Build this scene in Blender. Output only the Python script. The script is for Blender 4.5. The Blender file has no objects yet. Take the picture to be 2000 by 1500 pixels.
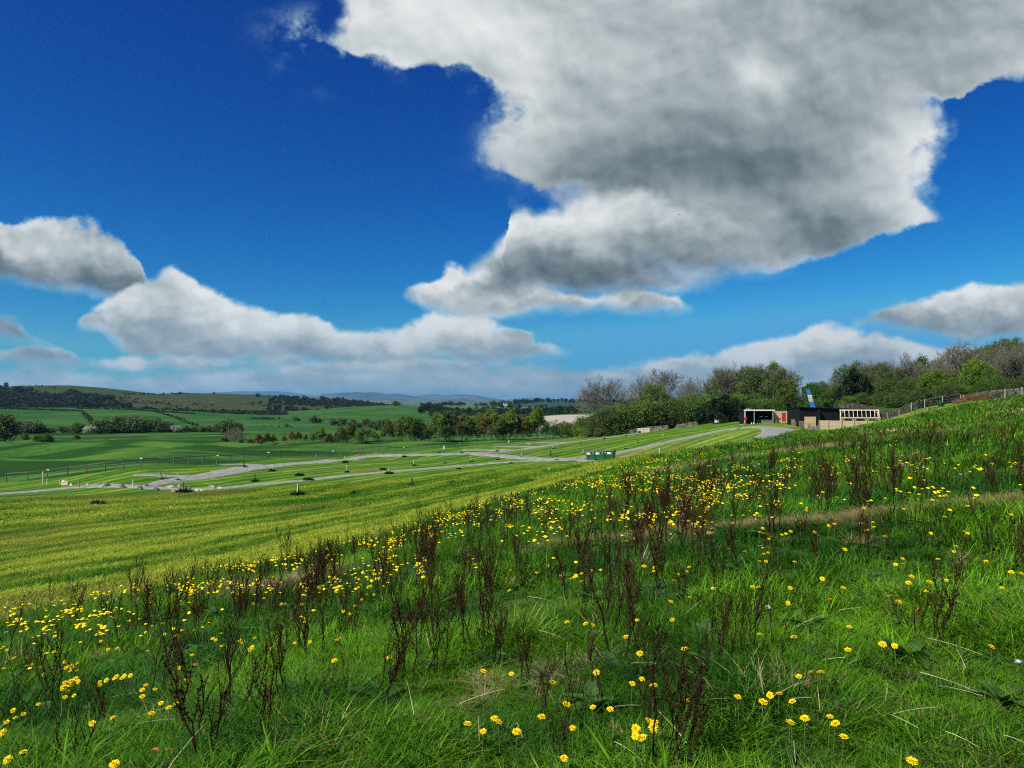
import bpy, math, random
import numpy as np
from mathutils import Vector, Matrix

# ------------------------------------------------------------------ camera, world, sun
S = bpy.context.scene
COL = S.collection
R = math.radians
F = 1455.0                       # focal length in pixels of a 2000 px wide picture
cam_d = bpy.data.cameras.new("camera"); cam = bpy.data.objects.new("camera", cam_d); COL.objects.link(cam)
cam.location = (0, 0, 0); cam.rotation_euler = (R(90), 0, 0)
cam_d.sensor_width = 36; cam_d.lens = 36 * F / 2000; cam_d.shift_y = 0.02
cam_d.clip_start = 0.05; cam_d.clip_end = 90000
S.camera = cam
S.view_settings.view_transform = 'Standard'; S.view_settings.look = 'None'
S.view_settings.exposure = 0.42; S.view_settings.gamma = 1
S.cycles.max_bounces = 5; S.cycles.diffuse_bounces = 2; S.cycles.glossy_bounces = 2
S.cycles.transmission_bounces = 2; S.cycles.transparent_max_bounces = 4; S.cycles.volume_bounces = 0
S.cycles.use_denoising = False; S.cycles.filter_width = 1.15

SUN_AZ, SUN_EL = 236.0, 46.0     # compass azimuth clockwise from +Y (view direction)
sx, sy, sz = math.sin(R(SUN_AZ))*math.cos(R(SUN_EL)), math.cos(R(SUN_AZ))*math.cos(R(SUN_EL)), math.sin(R(SUN_EL))
sun_d = bpy.data.lights.new("sun", 'SUN'); sun = bpy.data.objects.new("sun", sun_d); COL.objects.link(sun)
sun.rotation_euler = Vector((sx, sy, sz)).to_track_quat('Z', 'Y').to_euler()
sun_d.energy = 5.0; sun_d.angle = R(0.53); sun_d.color = (1.0, 0.94, 0.80)

W = bpy.data.worlds.new("World"); S.world = W; W.use_nodes = True
def build_world():
    nt = W.node_tree; N = nt.nodes; L = nt.links; N.clear()
    out = N.new('ShaderNodeOutputWorld'); bg = N.new('ShaderNodeBackground'); bg.inputs[1].default_value = 0.075
    L.new(bg.outputs[0], out.inputs[0])
    sky = N.new('ShaderNodeTexSky'); sky.sky_type = 'NISHITA'; sky.sun_disc = False
    sky.sun_elevation = R(SUN_EL); sky.sun_rotation = R(SUN_AZ)
    sky.altitude = 200; sky.air_density = 1.0; sky.dust_density = 0.3; sky.ozone_density = 3.0
    tc = N.new('ShaderNodeTexCoord')
    def M(op, a, b=None, c=None, clamp=False):
        n = N.new('ShaderNodeMath'); n.operation = op; n.use_clamp = clamp
        for i, v in enumerate((a, b, c)):
            if v is None: continue
            if isinstance(v, (int, float)): n.inputs[i].default_value = v
            else: L.new(v, n.inputs[i])
        return n.outputs[0]
    def SM(x, a, b):              # smoothstep
        n = N.new('ShaderNodeMapRange'); n.interpolation_type = 'SMOOTHSTEP'
        L.new(x, n.inputs[0]); n.inputs[1].default_value = a; n.inputs[2].default_value = b
        n.inputs[3].default_value = 0; n.inputs[4].default_value = 1
        return n.outputs[0]
    def curve(x, pts, lo, hi, vlo, vhi):   # piecewise curve of the sky coordinate
        t = M('DIVIDE', M('SUBTRACT', x, lo), hi - lo, clamp=True)
        n = N.new('ShaderNodeFloatCurve'); cu = n.mapping.curves[0]
        P = [((a-lo)/(hi-lo), (b-vlo)/(vhi-vlo)) for a, b in pts]
        cu.points[0].location = P[0]; cu.points[1].location = P[-1]
        for p in P[1:-1]: cu.points.new(*p)
        for p in cu.points: p.handle_type = 'AUTO_CLAMPED'
        n.mapping.update(); L.new(t, n.inputs[1])
        return M('ADD', M('MULTIPLY', n.outputs[0], vhi - vlo), vlo)
    sp = N.new('ShaderNodeSeparateXYZ'); L.new(tc.outputs['Generated'], sp.inputs[0])
    X, Y, Z = sp.outputs
    # bearing and height angle of the sky, as tangents (u: east of the view bearing, v: up), in units of 1/1000
    k = M('MAXIMUM', M('ABSOLUTE', Y), 0.05)
    u0 = M('DIVIDE', M('MULTIPLY', X, F), k); v0 = M('DIVIDE', M('MULTIPLY', Z, F), k)
    u0 = M('ADD', u0, 1000.0); v0 = M('SUBTRACT', 790.0, v0)         # u0 grows east, v0 falls with height
    cmb = N.new('ShaderNodeCombineXYZ'); L.new(M('DIVIDE', u0, 1000.0), cmb.inputs[0]); L.new(M('DIVIDE', v0, 1000.0), cmb.inputs[1])
    # clouds are seen more edge-on near the horizon: squash the noise there
    hh = M('MAXIMUM', M('SUBTRACT', 790.0, v0), 0.0)
    vv = M('ADD', M('MULTIPLY', hh, -0.001), M('MULTIPLY', M('LOGARITHM', M('ADD', 1.0, M('DIVIDE', hh, 60.0)), math.e), -0.12))
    cmb2 = N.new('ShaderNodeCombineXYZ'); L.new(M('DIVIDE', u0, 1000.0), cmb2.inputs[0]); L.new(vv, cmb2.inputs[1])
    def noise(vec, scale, detail, rough=0.55, off=(0, 0, 0), dist=0.0):
        mp = N.new('ShaderNodeMapping'); L.new(vec, mp.inputs[0]); mp.inputs[1].default_value = off
        n = N.new('ShaderNodeTexNoise'); n.noise_dimensions = '2D'; L.new(mp.outputs[0], n.inputs['Vector'])
        n.inputs['Scale'].default_value = scale; n.inputs['Detail'].default_value = detail
        n.inputs['Roughness'].default_value = rough; n.inputs['Distortion'].default_value = dist
        return n
    nw = noise(cmb.outputs[0], 4.5, 7, 0.56)
    spc = N.new('ShaderNodeSeparateColor'); L.new(nw.outputs['Color'], spc.inputs[0])
    wu = M('SUBTRACT', spc.outputs[0], 0.5); wv = M('SUBTRACT', spc.outputs[1], 0.5)
    amp = M('ADD', 70.0, M('MULTIPLY', SM(v0, 650, 250), 110.0))
    u = M('ADD', u0, M('MULTIPLY', wu, amp)); v = M('ADD', v0, M('MULTIPLY', wv, M('MULTIPLY', amp, 0.75)))
    # the great cloud: its west and east edges as the height changes
    AL = [(-200,560),(0,650),(40,610),(75,600),(100,690),(135,790),(165,930),(215,975),(320,975),(350,1050),(420,1080),(470,1150),(520,1300),(545,1420)]
    AR = [(-200,2900),(0,2300),(120,2080),(160,1990),(190,1850),(240,1868),(300,1845),(440,1858),(470,1740),(520,1520),(545,1420)]
    la = curve(v, AL, -200, 545, 0, 3000); ra = curve(v, AR, -200, 545, 0, 3000)
    dA = M('MINIMUM', M('SUBTRACT', u, la), M('SUBTRACT', ra, u)); dA = M('MINIMUM', dA, M('MULTIPLY', M('SUBTRACT', 540.0, v), 1.3))
    # billows: round heads at the rims, soft bodies
    def billow(vec, scale, detail, off):
        ad = N.new('ShaderNodeVectorMath'); ad.operation = 'ADD'; L.new(vec, ad.inputs[0]); ad.inputs[1].default_value = (*off, 0)
        ws = N.new('ShaderNodeVectorMath'); ws.operation = 'SCALE'; L.new(nw.outputs['Color'], ws.inputs[0]); ws.inputs['Scale'].default_value = 0.10
        a2 = N.new('ShaderNodeVectorMath'); a2.operation = 'ADD'; L.new(ad.outputs[0], a2.inputs[0]); L.new(ws.outputs[0], a2.inputs[1])
        n = N.new('ShaderNodeTexVoronoi'); n.voronoi_dimensions = '2D'; n.feature = 'SMOOTH_F1'; n.normalize = True; L.new(a2.outputs[0], n.inputs['Vector'])
        n.inputs['Scale'].default_value = scale; n.inputs['Detail'].default_value = detail; n.inputs['Roughness'].default_value = 0.5; n.inputs['Smoothness'].default_value = 0.6
        return M('SUBTRACT', 1.0, n.outputs['Distance'])
    b1 = billow(cmb2.outputs[0], 7.0, 3.0, (0, 0)); b2 = billow(cmb2.outputs[0], 7.0, 3.0, (-0.010, 0.022))
    nd = noise(cmb2.outputs[0], 6.0, 9, 0.62, (3.1, 1.7, 0))
    nf = M('MULTIPLY', M('SUBTRACT', nd.outputs[0], 0.5), 90.0); bf = M('MULTIPLY', M('SUBTRACT', b1, 0.72), 80.0)
    nb2 = M('ADD', M('MULTIPLY', nf, 0.26), M('MULTIPLY', bf, 0.32))
    # relief of the cloud bodies: light from above and from the sun's side
    ns1 = noise(cmb2.outputs[0], 2.4, 5, 0.5, (0.3, 0.9, 0), 0.15)
    ns2 = noise(cmb2.outputs[0], 2.4, 5, 0.5, (0.285, 0.925, 0), 0.15)
    rel = M('ADD', M('ADD', M('MULTIPLY', M('SUBTRACT', ns2.outputs[0], ns1.outputs[0]), 2.0), M('MULTIPLY', M('SUBTRACT', b1, b2), 0.8)), M('MULTIPLY', M('SUBTRACT', nd.outputs[0], 0.5), 0.28))
    body = M('ADD', M('MULTIPLY', M('SUBTRACT', ns1.outputs[0], 0.5), 0.40), rel)
    def spot(cx, cy, rx, ry, amt):   # soft oval: wisp cover, and light and shade painted on the cloud
        a = M('DIVIDE', M('SUBTRACT', u, cx), rx); b = M('DIVIDE', M('SUBTRACT', v, cy), ry)
        d = M('ADD', M('MULTIPLY', a, a), M('MULTIPLY', b, b))
        return M('MULTIPLY', M('EXPONENT', M('MULTIPLY', d, -1.0)), amt)
    def addall(ls):
        r = ls[0]
        for q in ls[1:]: r = M('ADD', r, q)
        return r
    def lerp(f, a, b): return M('ADD', a, M('MULTIPLY', f, M('SUBTRACT', b, a)))
    state = [None, None]             # cloud cover, painted light and shade
    def over(a, sh):
        if state[0] is None: state[0] = a; state[1] = sh; return
        state[0] = M('SUBTRACT', 1.0, M('MULTIPLY', M('SUBTRACT', 1.0, state[0]), M('SUBTRACT', 1.0, a))); state[1] = lerp(a, state[1], sh)
    def lobe(top, bot, hi, lo, st=15, sb=30, op=1.0, k=1.9, fade=None):
        lo_u, hi_u = min(top[0][0], bot[0][0]), max(top[-1][0], bot[-1][0])
        tc_ = curve(u, top, lo_u, hi_u, 300, 900); bc_ = curve(u, bot, lo_u, hi_u, 300, 900)
        dt = M('SUBTRACT', v, tc_); db = M('SUBTRACT', bc_, v)
        ends = M('MULTIPLY', SM(u, lo_u-6, lo_u+14) if lo_u > -300 else 1.0, SM(u, hi_u+6, hi_u-14) if hi_u < 2400 else 1.0)
        a = M('MULTIPLY', M('MULTIPLY', SM(M('ADD', dt, M('MULTIPLY', nb2, k)), -3, st), SM(M('ADD', db, M('MULTIPLY', nb2, k*0.8)), -6, sb)), M('MULTIPLY', ends, op))
        if fade: a = M('MULTIPLY', a, SM(u, *fade))
        t = M('DIVIDE', M('ADD', dt, M('ADD', M('MULTIPLY', nf, 1.0), M('MULTIPLY', wv, 110.0))), M('MAXIMUM', M('SUBTRACT', bc_, tc_), 24.0), clamp=True)
        sh = M('ADD', lerp(SM(t, 0.0, 0.85), hi, lo), body); over(a, sh)
    # low bank of the horizon
    ct = curve(u, [(-400,742),(0,738),(330,735),(450,728),(560,716),(700,706),(900,712),(1050,728),(1180,722),(1290,706),(1420,700),(1700,690),(2600,640)], -400, 2600, 300, 900)
    nl = noise(cmb2.outputs[0], 5.0, 5, 0.55, (7.7, 2.2, 0))
    over(M('MULTIPLY', SM(M('ADD', M('SUBTRACT', v, M('SUBTRACT', ct, 14.0)), M('MULTIPLY', nb2, 1.4)), -8, 22), 0.93), addall([0.56, M('MULTIPLY', SM(nl.outputs[0], 0.46, 0.60), 0.34), M('MULTIPLY', body, 1.0)]))
    # the great cloud's upper body
    over(M('MULTIPLY', M('MINIMUM', addall([spot(630,75,75,45,1.0), spot(700,110,90,30,.8), spot(1000,300,45,40,.8), spot(900,140,80,30,.6)]), 1.0), SM(nd.outputs[0], 0.44, 0.66)), 0.85)
    aA = SM(M('ADD', dA, M('ADD', M('MULTIPLY', nf, 1.5), bf)), -12, 55)
    shA = addall([0.48, M('MULTIPLY', body, 0.6), M('MULTIPLY', SM(dA, 150, 0), 0.16), spot(830,30,270,110,.42), spot(1490,135,60,60,.34), spot(1790,285,120,70,.36), spot(1800,420,100,60,.32), spot(1020,180,60,90,.16),
                  spot(1250,60,300,90,.06), spot(1340,330,330,60,-.24), spot(1560,470,210,60,-.30), spot(1500,250,300,80,-.08), spot(1680,150,200,90,-.06), spot(1100,230,120,100,.05)])
    over(aA, shA)
    # east banks
    lobe([(1150,728),(1230,716),(1290,694),(1340,690),(1400,680),(1470,652),(1530,648),(1600,632),(1650,640),(1720,655),(1800,660),(1900,670),(2700,680)], [(1150,740),(1290,730),(1400,730),(1600,735),(2700,740)], .92, .38)
    lobe([(1660,632),(1720,608),(1780,580),(1850,562),(1930,556),(2000,546),(2200,530),(2700,510)], [(1660,640),(1740,656),(1900,668),(2000,674),(2700,680)], .94, .34)
    # west banks
    lobe([(-400,560),(0,628),(30,634),(70,655),(100,672),(130,690)], [(-400,680),(0,676),(60,690),(100,692),(130,694)], .50, .26)
    lobe([(-300,690),(0,684),(40,676),(90,678),(130,684),(170,702),(230,706),(330,716),(350,724)], [(-300,730),(0,728),(150,730),(250,734),(350,730)], .86, .34)
    lobe([(-400,425),(0,437),(50,434),(110,446),(200,455),(250,474),(275,508),(284,545)], [(-400,555),(0,556),(60,562),(180,585),(284,600)], .74, .22)
    lobe([(240,660),(400,640),(560,640),(700,648),(820,655)], [(240,690),(400,702),(560,708),(700,708),(820,700)], .42, .30)
    lobe([(165,606),(215,572),(262,545),(300,528),(340,520),(370,536),(410,560),(460,586),(510,604),(560,610),(640,614),(700,630),(760,644),(820,656)], [(165,632),(220,672),(300,708),(420,716),(600,720),(820,710)], .88, .30)
    lobe([(60,712),(160,704),(260,696),(420,694),(560,690),(700,692),(860,690),(1000,700)], [(60,722),(200,730),(420,734),(620,732),(860,728),(1000,712)], .84, .40, k=1.5)
    lobe([(480,728),(560,716),(640,720),(720,714),(790,726)], [(480,736),(600,744),(720,742),(790,734)], .88, .46, k=1.2)
    lobe([(950,742),(1020,734),(1100,728),(1180,726),(1260,712),(1330,706)], [(950,748),(1100,750),(1250,742),(1330,730)], .92, .46, k=1.2)
    lobe([(140,640),(165,618),(205,612),(245,620),(270,642)], [(140,646),(180,650),(230,652),(270,648)], .90, .48)
    # east parts of the west bank and the great cloud's lower heads, one before another
    lobe([(640,690),(720,684),(800,680),(1000,676),(1060,672),(1120,680),(1175,688)], [(640,696),(800,702),(1000,704),(1120,698),(1175,692)], .70, .36)
    lobe([(770,652),(800,630),(840,608),(880,600),(930,610),(985,630),(1040,658)], [(770,682),(840,706),(930,708),(1040,690)], .94, .36)
    lobe([(1050,640),(1080,630),(1120,632),(1155,640)], [(1050,646),(1090,654),(1155,646)], .55, .36, op=.8)
    lobe([(775,578),(810,568),(845,550),(880,512),(915,526),(960,542),(1100,560),(1180,566),(1225,556),(1270,568),(1320,578),(1355,596)], [(775,584),(840,610),(930,628),(1020,634),(1150,618),(1230,612),(1320,614),(1355,602)], .90, .36)
    lobe([(850,556),(915,500),(960,470),(990,440),(996,392),(1030,374),(1060,386),(1120,364),(1200,362),(1280,374),(1360,392),(1440,430),(1520,480),(1600,520)], [(850,566),(960,582),(1100,588),(1250,584),(1400,562),(1500,542),(1600,528)], .98, .22, st=42, fade=(1600, 1180))
    def ramp(x, stops):
        n = N.new('ShaderNodeValToRGB'); L.new(x, n.inputs[0]); cr = n.color_ramp
        while len(cr.elements) < len(stops): cr.elements.new(0.5)
        for e, (p, c) in zip(cr.elements, stops): e.position = p; e.color = (*c, 1)
        return n.outputs[0]
    cst = [(0.0, (0.075, 0.105, 0.125)), (0.22, (0.175, 0.225, 0.245)), (0.45, (0.37, 0.43, 0.45)), (0.68, (0.62, 0.67, 0.68)), (0.95, (0.92, 0.94, 0.93))]
    cA = ramp(M('ADD', state[1], M('MULTIPLY', M('SUBTRACT', 1.0, state[0]), 0.18)), cst)
    def mix(f, a, b, mode='MIX'):
        n = N.new('ShaderNodeMix'); n.data_type = 'RGBA'; n.blend_type = mode
        for s, x in ((n.inputs[0], f), (n.inputs[6], a), (n.inputs[7], b)):
            if isinstance(x, (int, float)): s.default_value = x
            elif isinstance(x, tuple): s.default_value = (*x, 1)
            else: L.new(x, s)
        return n.outputs[2]
    sc = N.new('ShaderNodeSeparateColor'); L.new(sky.outputs[0], sc.inputs[0]); cc = N.new('ShaderNodeCombineColor')
    for i_, (k_, p_) in enumerate(SKYG): L.new(M('MULTIPLY', M('MINIMUM', M('MULTIPLY', M('POWER', M('MULTIPLY', sc.outputs[i_], 0.1), p_), k_), (0.085, 0.39, 0.72)[i_]), 10.0), cc.inputs[i_])
    sk = cc.outputs[0]
    cB = mix(M('MULTIPLY', SM(v, 560, 770), 0.55), cA, (0.33, 0.47, 0.58))
    col = mix(state[0], sk, mix(1.0, mix(SM(state[0], 0.9, 0.1), cB, mix(1.0, cB, (0.62, 0.97, 1.0), 'MULTIPLY')), (CL,)*3, 'MULTIPLY'))
    low = SM(Z, -0.02, 0.0)
    col = mix(low, (0.6, 0.9, 0.5), col)
    L.new(col, bg.inputs[0])
SKYG = [(4.0,4.2),(1.25,2.0),(1.08,1.25)]; CL = 9.0
build_world()
W.cycles.sampling_method = 'MANUAL'; W.cycles.sample_map_resolution = 512

# ------------------------------------------------------------------ helpers
def tag(o, label=None, cat=None, group=None, kind=None):
    if label: o["label"] = label
    if cat: o["category"] = cat
    if group: o["group"] = group
    if kind: o["kind"] = kind
    return o
def empty(name, loc=(0, 0, 0), rz=0.0, label=None, cat=None, group=None):
    o = bpy.data.objects.new(name, None); COL.objects.link(o); o.empty_display_size = 0.2
    o.location = loc; o.rotation_euler = (0, 0, rz)
    return tag(o, label, cat, group)
class MB:
    """collects vertices and faces for one mesh"""
    def __init__(s): s.v = []; s.f = []; s.n = 0; s.m = []
    def add(s, vs, fs, mi=0):
        s.v.append(np.asarray(vs, float).reshape(-1, 3)); b = s.n; s.n += len(s.v[-1])
        s.f.extend([tuple(i + b for i in f) for f in fs]); s.m.extend([mi]*len(fs))
        return s
    def box(s, x0, x1, y0, y1, z0, z1, mi=0, bev=0.0):
        if bev <= 0:
            vs = [(x0,y0,z0),(x1,y0,z0),(x1,y1,z0),(x0,y1,z0),(x0,y0,z1),(x1,y0,z1),(x1,y1,z1),(x0,y1,z1)]
            return s.add(vs, [(3,2,1,0),(4,5,6,7),(0,1,5,4),(1,2,6,5),(2,3,7,6),(3,0,4,7)], mi)
        b = bev; ring = lambda d, z: [(x0+d,y0+b+0*d,z)]
        def oct(d, z):
            return [(x0+b+d*0,y0+d,z),(x1-b,y0+d,z),(x1-d,y0+b,z),(x1-d,y1-b,z),(x1-b,y1-d,z),(x0+b,y1-d,z),(x0+d,y1-b,z),(x0+d,y0+b,z)]
        vs = oct(b, z0)+oct(0, z0+b)+oct(0, z1-b)+oct(b, z1)
        fs = [tuple(reversed(range(8))), tuple(range(24, 32))]
        for r in range(3):
            for i in range(8):
                j = (i+1) % 8; fs.append((r*8+i, r*8+j, r*8+8+j, r*8+8+i))
        return s.add(vs, fs, mi)
    def bar(s, p, q, w, h=None, mi=0):
        """square bar between two points"""
        h = h or w; p = Vector(p); q = Vector(q); d = (q-p).normalized()
        up = Vector((0, 0, 1)) if abs(d.z) < 0.95 else Vector((0, 1, 0))
        a = d.cross(up).normalized()*w/2; b = a.cross(d).normalized()*h/2
        vs = [p-a-b, p+a-b, p+a+b, p-a+b, q-a-b, q+a-b, q+a+b, q-a+b]
        return s.add([tuple(v) for v in vs], [(0,1,2,3),(7,6,5,4),(1,0,4,5),(2,1,5,6),(3,2,6,7),(0,3,7,4)], mi)
    def tube(s, pts, rad, sides=5, mi=0, cap=True):
        P = np.asarray(pts, float); n = len(P); rad = np.broadcast_to(rad, (n,))
        T = np.gradient(P, axis=0); T /= np.linalg.norm(T, axis=1, keepdims=True)+1e-9
        ref = np.array([0, 0, 1.0]) if abs(T[0][2]) < 0.9 else np.array([1.0, 0, 0])
        A = np.cross(T, ref); A /= np.linalg.norm(A, axis=1, keepdims=True)+1e-9
        B = np.cross(T, A)
        an = np.arange(sides)*2*np.pi/sides
        V = P[:, None]+rad[:, None, None]*(np.cos(an)[None, :, None]*A[:, None]+np.sin(an)[None, :, None]*B[:, None])
        fs = []
        for i in range(n-1):
            for j in range(sides):
                k = (j+1) % sides; fs.append((i*sides+j, i*sides+k, (i+1)*sides+k, (i+1)*sides+j))
        if cap and sides > 2: fs.append(tuple(range(sides))[::-1]); fs.append(tuple((n-1)*sides+j for j in range(sides)))
        return s.add(V.reshape(-1, 3), fs, mi)
    def lathe(s, prof, sides=16, c=(0, 0, 0), mi=0):
        vs = []; fs = []
        for r, z in prof:
            for j in range(sides):
                a = j*2*math.pi/sides; vs.append((c[0]+r*math.cos(a), c[1]+r*math.sin(a), c[2]+z))
        for i in range(len(prof)-1):
            for j in range(sides):
                k = (j+1) % sides; fs.append((i*sides+j, i*sides+k, (i+1)*sides+k, (i+1)*sides+j))
        return s.add(vs, fs, mi)
    def build(s, name, mats, parent=None, smooth=False):
        me = bpy.data.meshes.new(name)
        V = np.concatenate(s.v) if s.v else np.zeros((0, 3))
        me.vertices.add(len(V)); me.vertices.foreach_set("co", V.astype(np.float32).ravel())
        lens = np.array([len(f) for f in s.f], np.int32); flat = np.fromiter((i for f in s.f for i in f), np.int32)
        me.loops.add(len(flat)); me.loops.foreach_set("vertex_index", flat)
        me.polygons.add(len(lens)); st = np.concatenate([[0], np.cumsum(lens)[:-1]]).astype(np.int32)
        me.polygons.foreach_set("loop_start", st); me.polygons.foreach_set("loop_total", lens)
        if not isinstance(mats, (list, tuple)): mats = [mats]
        for m in mats: me.materials.append(m)
        if len(mats) > 1: me.polygons.foreach_set("material_index", np.array(s.m, np.int32))
        me.update(calc_edges=True)
        me.polygons.foreach_set("use_smooth", np.full(len(lens), bool(smooth)))
        o = bpy.data.objects.new(name, me); COL.objects.link(o)
        if parent: o.parent = parent
        return o
def grid_mesh(name, P, mat, attrs=None, wrap=False, smooth=True, collection=True):
    """P: rows x cols x 3"""
    n, m = P.shape[:2]; me = bpy.data.meshes.new(name)
    me.vertices.add(n*m); me.vertices.foreach_set("co", P.reshape(-1).astype(np.float32))
    I = np.arange(n*m).reshape(n, m); J = np.concatenate([I, I[:, :1]], 1) if wrap else I
    q = np.stack([J[:-1, :-1], J[:-1, 1:], J[1:, 1:], J[1:, :-1]], -1).reshape(-1, 4)
    me.loops.add(q.size); me.loops.foreach_set("vertex_index", q.ravel().astype(np.int32))
    me.polygons.add(len(q)); me.polygons.foreach_set("loop_start", (np.arange(len(q))*4).astype(np.int32)); me.polygons.foreach_set("loop_total", np.full(len(q), 4, np.int32))
    me.update(calc_edges=True); me.polygons.foreach_set("use_smooth", np.full(len(q), smooth))
    for k, a in (attrs or {}).items():
        at_ = me.attributes.new(k, 'FLOAT', 'POINT'); at_.data.foreach_set("value", a.ravel().astype(np.float32))
    me.materials.append(mat); o = bpy.data.objects.new(name, me); COL.objects.link(o)
    return o
def copy_tree(o, parent=None):
    c = o.copy(); COL.objects.link(c)
    if parent: c.parent = parent
    for ch in list(o.children): copy_tree(ch, c)
    return c

# ------------------------------------------------------------------ the lie of the land
CP = [  # bearing, dip, distance read off the place: metres = value/F*distance
 (1000,1500,3.3),(300,1500,3.4),(1780,1488,2.9),(1650,1270,4.2),(1500,1360,3.6),(345,1377,5.1),(1990,1110,5.8),(1974,1000,7.3),
 (1300,1040,9.6),(1630,1020,8.3),(1000,1200,6.2),(700,1180,8.0),(1150,1065,9.6),(200,1290,8.0),(1900,900,14),(1500,945,14),(1250,960,17),
 (-200,1290,9.5),(0,1212,10.8),(400,1138,13),(640,1085,15.5),(880,1015,20),(1100,945,33),(1290,893,60),(1450,860,90),(1545,845,120),
 (1400,905,32),(1500,878,40),(1560,860,65),(1700,870,32),(1850,848,28),(1600,852,72),(1660,844,76),(1720,831,78),(1780,818,76),(1850,808,66),(2000,793,58),(2150,782,55),
 (-300,1100,26),(0,1080,27),(300,1000,48),(581,968,70),(750,985,45),(900,950,62),(1050,920,70),(0,985,62),(-300,985,62),
 (0,965,78),(150,952,86),(300,955,82),(600,938,90),(850,916,100),(1100,900,100),(1177,898,99),(1210,886,112),(1330,858,140),(1430,838,164),
 (340,930,95),(480,915,107),(600,900,122),(760,889,142),(930,885,143),(1080,868,165),(1200,855,184),(1256,846,190),(1310,838,200),
 (12,942,101),(276,918,97),(423,905,113),(591,895,132),(739,887,152),(884,874,188),(1070,859,250),(-300,940,104),
 (1454,829,167),(1520,826,168),(1620,838,152),(1720,832,140),(1500,836,150),(1780,802,130),(1780,806,105),(1876,787,135),(1930,780,145),(2000,770,150),(2200,755,160),(1640,806,170),
 (1400,826,190),(1200,846,215),(1300,826,235),(1500,812,230),(1700,785,200),(1900,765,210),(2100,740,220),
 (200,880,150),(0,880,150),(-300,880,150),(200,864,215),(450,870,230),(700,866,260),(900,862,290),(1100,850,320),
 (0,845,430),(200,843,450),(600,843,450),(900,836,480),(1100,828,480),(1100,810,650),(1300,810,600),(-400,845,430),
 (0,797,850),(250,799,860),(400,808,820),(600,812,800),(780,819,700),(780,792.5,1000),(690,798,1000),(900,806,1000),(560,808,1000),(1050,804,1100),(-400,797,850),
 (1000,800,1500),(400,800,1500),(0,798,1500),(1500,790,1500),(2000,780,1500)]
c = np.array([((a-1000)/F*d, d, (790-b)/F*d) for a, b, d in CP])
extra = [(0,0,-1.6),(1.5,0,-1.55),(-1.5,0,-1.75),(0,-15,-1.3),(12,-12,1.2),(-14,-12,-4.2),(-60,-60,-12),(60,-60,10),(0,-100,1),(300,-300,30),(-300,-300,-20),(0,-900,0),(900,0,30),(-900,0,-20),(14,4,-.1),(40,30,2.2),(90,80,5),(200,100,12),(-15,5,-4.1),(-40,10,-8.5)]
c = np.concatenate([c, np.array(extra, float)])
def warp(x, y):
    r = np.hypot(x, y)+1e-6; k = 12*np.log1p(r/12)/r
    return x*k, y*k
_wx, _wy = warp(c[:, 0], c[:, 1])
def _U(d2): return 0.5*d2*np.log(d2+1e-9)
_n = len(c)
_K = _U((_wx[:, None]-_wx)**2+(_wy[:, None]-_wy)**2)+np.eye(_n)*0.25
_P = np.stack([np.ones(_n), _wx, _wy], 1)
_A = np.block([[_K, _P], [_P.T, np.zeros((3, 3))]])
_w = np.linalg.solve(_A, np.concatenate([c[:, 2], np.zeros(3)]))
def ss(x, a, b):
    t = np.clip((x-a)/(b-a), 0, 1); return t*t*(3-2*t)
# cheap smooth value noise
_rn = np.random.default_rng(5).random((256, 256))
def vnoise(x, y, s):
    x = np.asarray(x)/s; y = np.asarray(y)/s; i = np.floor(x).astype(int); j = np.floor(y).astype(int)
    a = x-i; b = y-j; a = a*a*(3-2*a); b = b*b*(3-2*b)
    g = lambda p, q: _rn[p & 255, q & 255]
    return (g(i, j)*(1-a)+g(i+1, j)*a)*(1-b)+(g(i, j+1)*(1-a)+g(i+1, j+1)*a)*b-0.5
def H(x, y):
    x = np.asarray(x, float); y = np.asarray(y, float); sh = x.shape; x = x.ravel(); y = y.ravel()
    out = np.empty(len(x))
    for i in range(0, len(x), 40000):
        a, b = warp(x[i:i+40000], y[i:i+40000])
        d2 = (a[:, None]-_wx)**2+(b[:, None]-_wy)**2
        out[i:i+40000] = _U(d2)@_w[:_n]+_w[_n]+_w[_n+1]*a+_w[_n+2]*b
    r = np.hypot(x, y)
    out = out*(1-ss(r, 1500, 2600))-20*ss(r, 1500, 2600)
    # old ridge and furrow in the pasture beyond the fence
    pz = ss(y, 108, 150)*(1-ss(y, 260, 340))*(1-ss(x, -25, 20))
    q = (x*0.55+y*0.83)+18*vnoise(x, y, 70)
    out += pz*1.1*np.sin(q*2*np.pi/26)*(0.6+vnoise(x, y, 45))
    # small bumps
    out += 0.10*vnoise(x, y, 1.9)*(1-ss(r, 25, 70))+0.04*vnoise(x, y, 0.6)*(1-ss(r, 12, 25))+0.5*vnoise(x+9, y, 30)*ss(r, 60, 150)*0.5
    return out.reshape(sh)
def at(px, py, ymin=1.2, ymax=1400):
    """the point of the ground seen along a bearing and a dip"""
    Y = np.geomspace(ymin, ymax, 700); X = (px-1000)/F*Y; Z = (790-py)/F*Y
    d = Z-H(X, Y); k = np.where(d < 0)[0]
    if len(k) == 0 or k[0] == 0: return None
    k = k[0]; t = d[k-1]/(d[k-1]-d[k]); y = Y[k-1]+t*(Y[k]-Y[k-1])
    x = (px-1000)/F*y
    return Vector((x, y, float(H(np.array([x]), np.array([y]))[0])))
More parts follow.
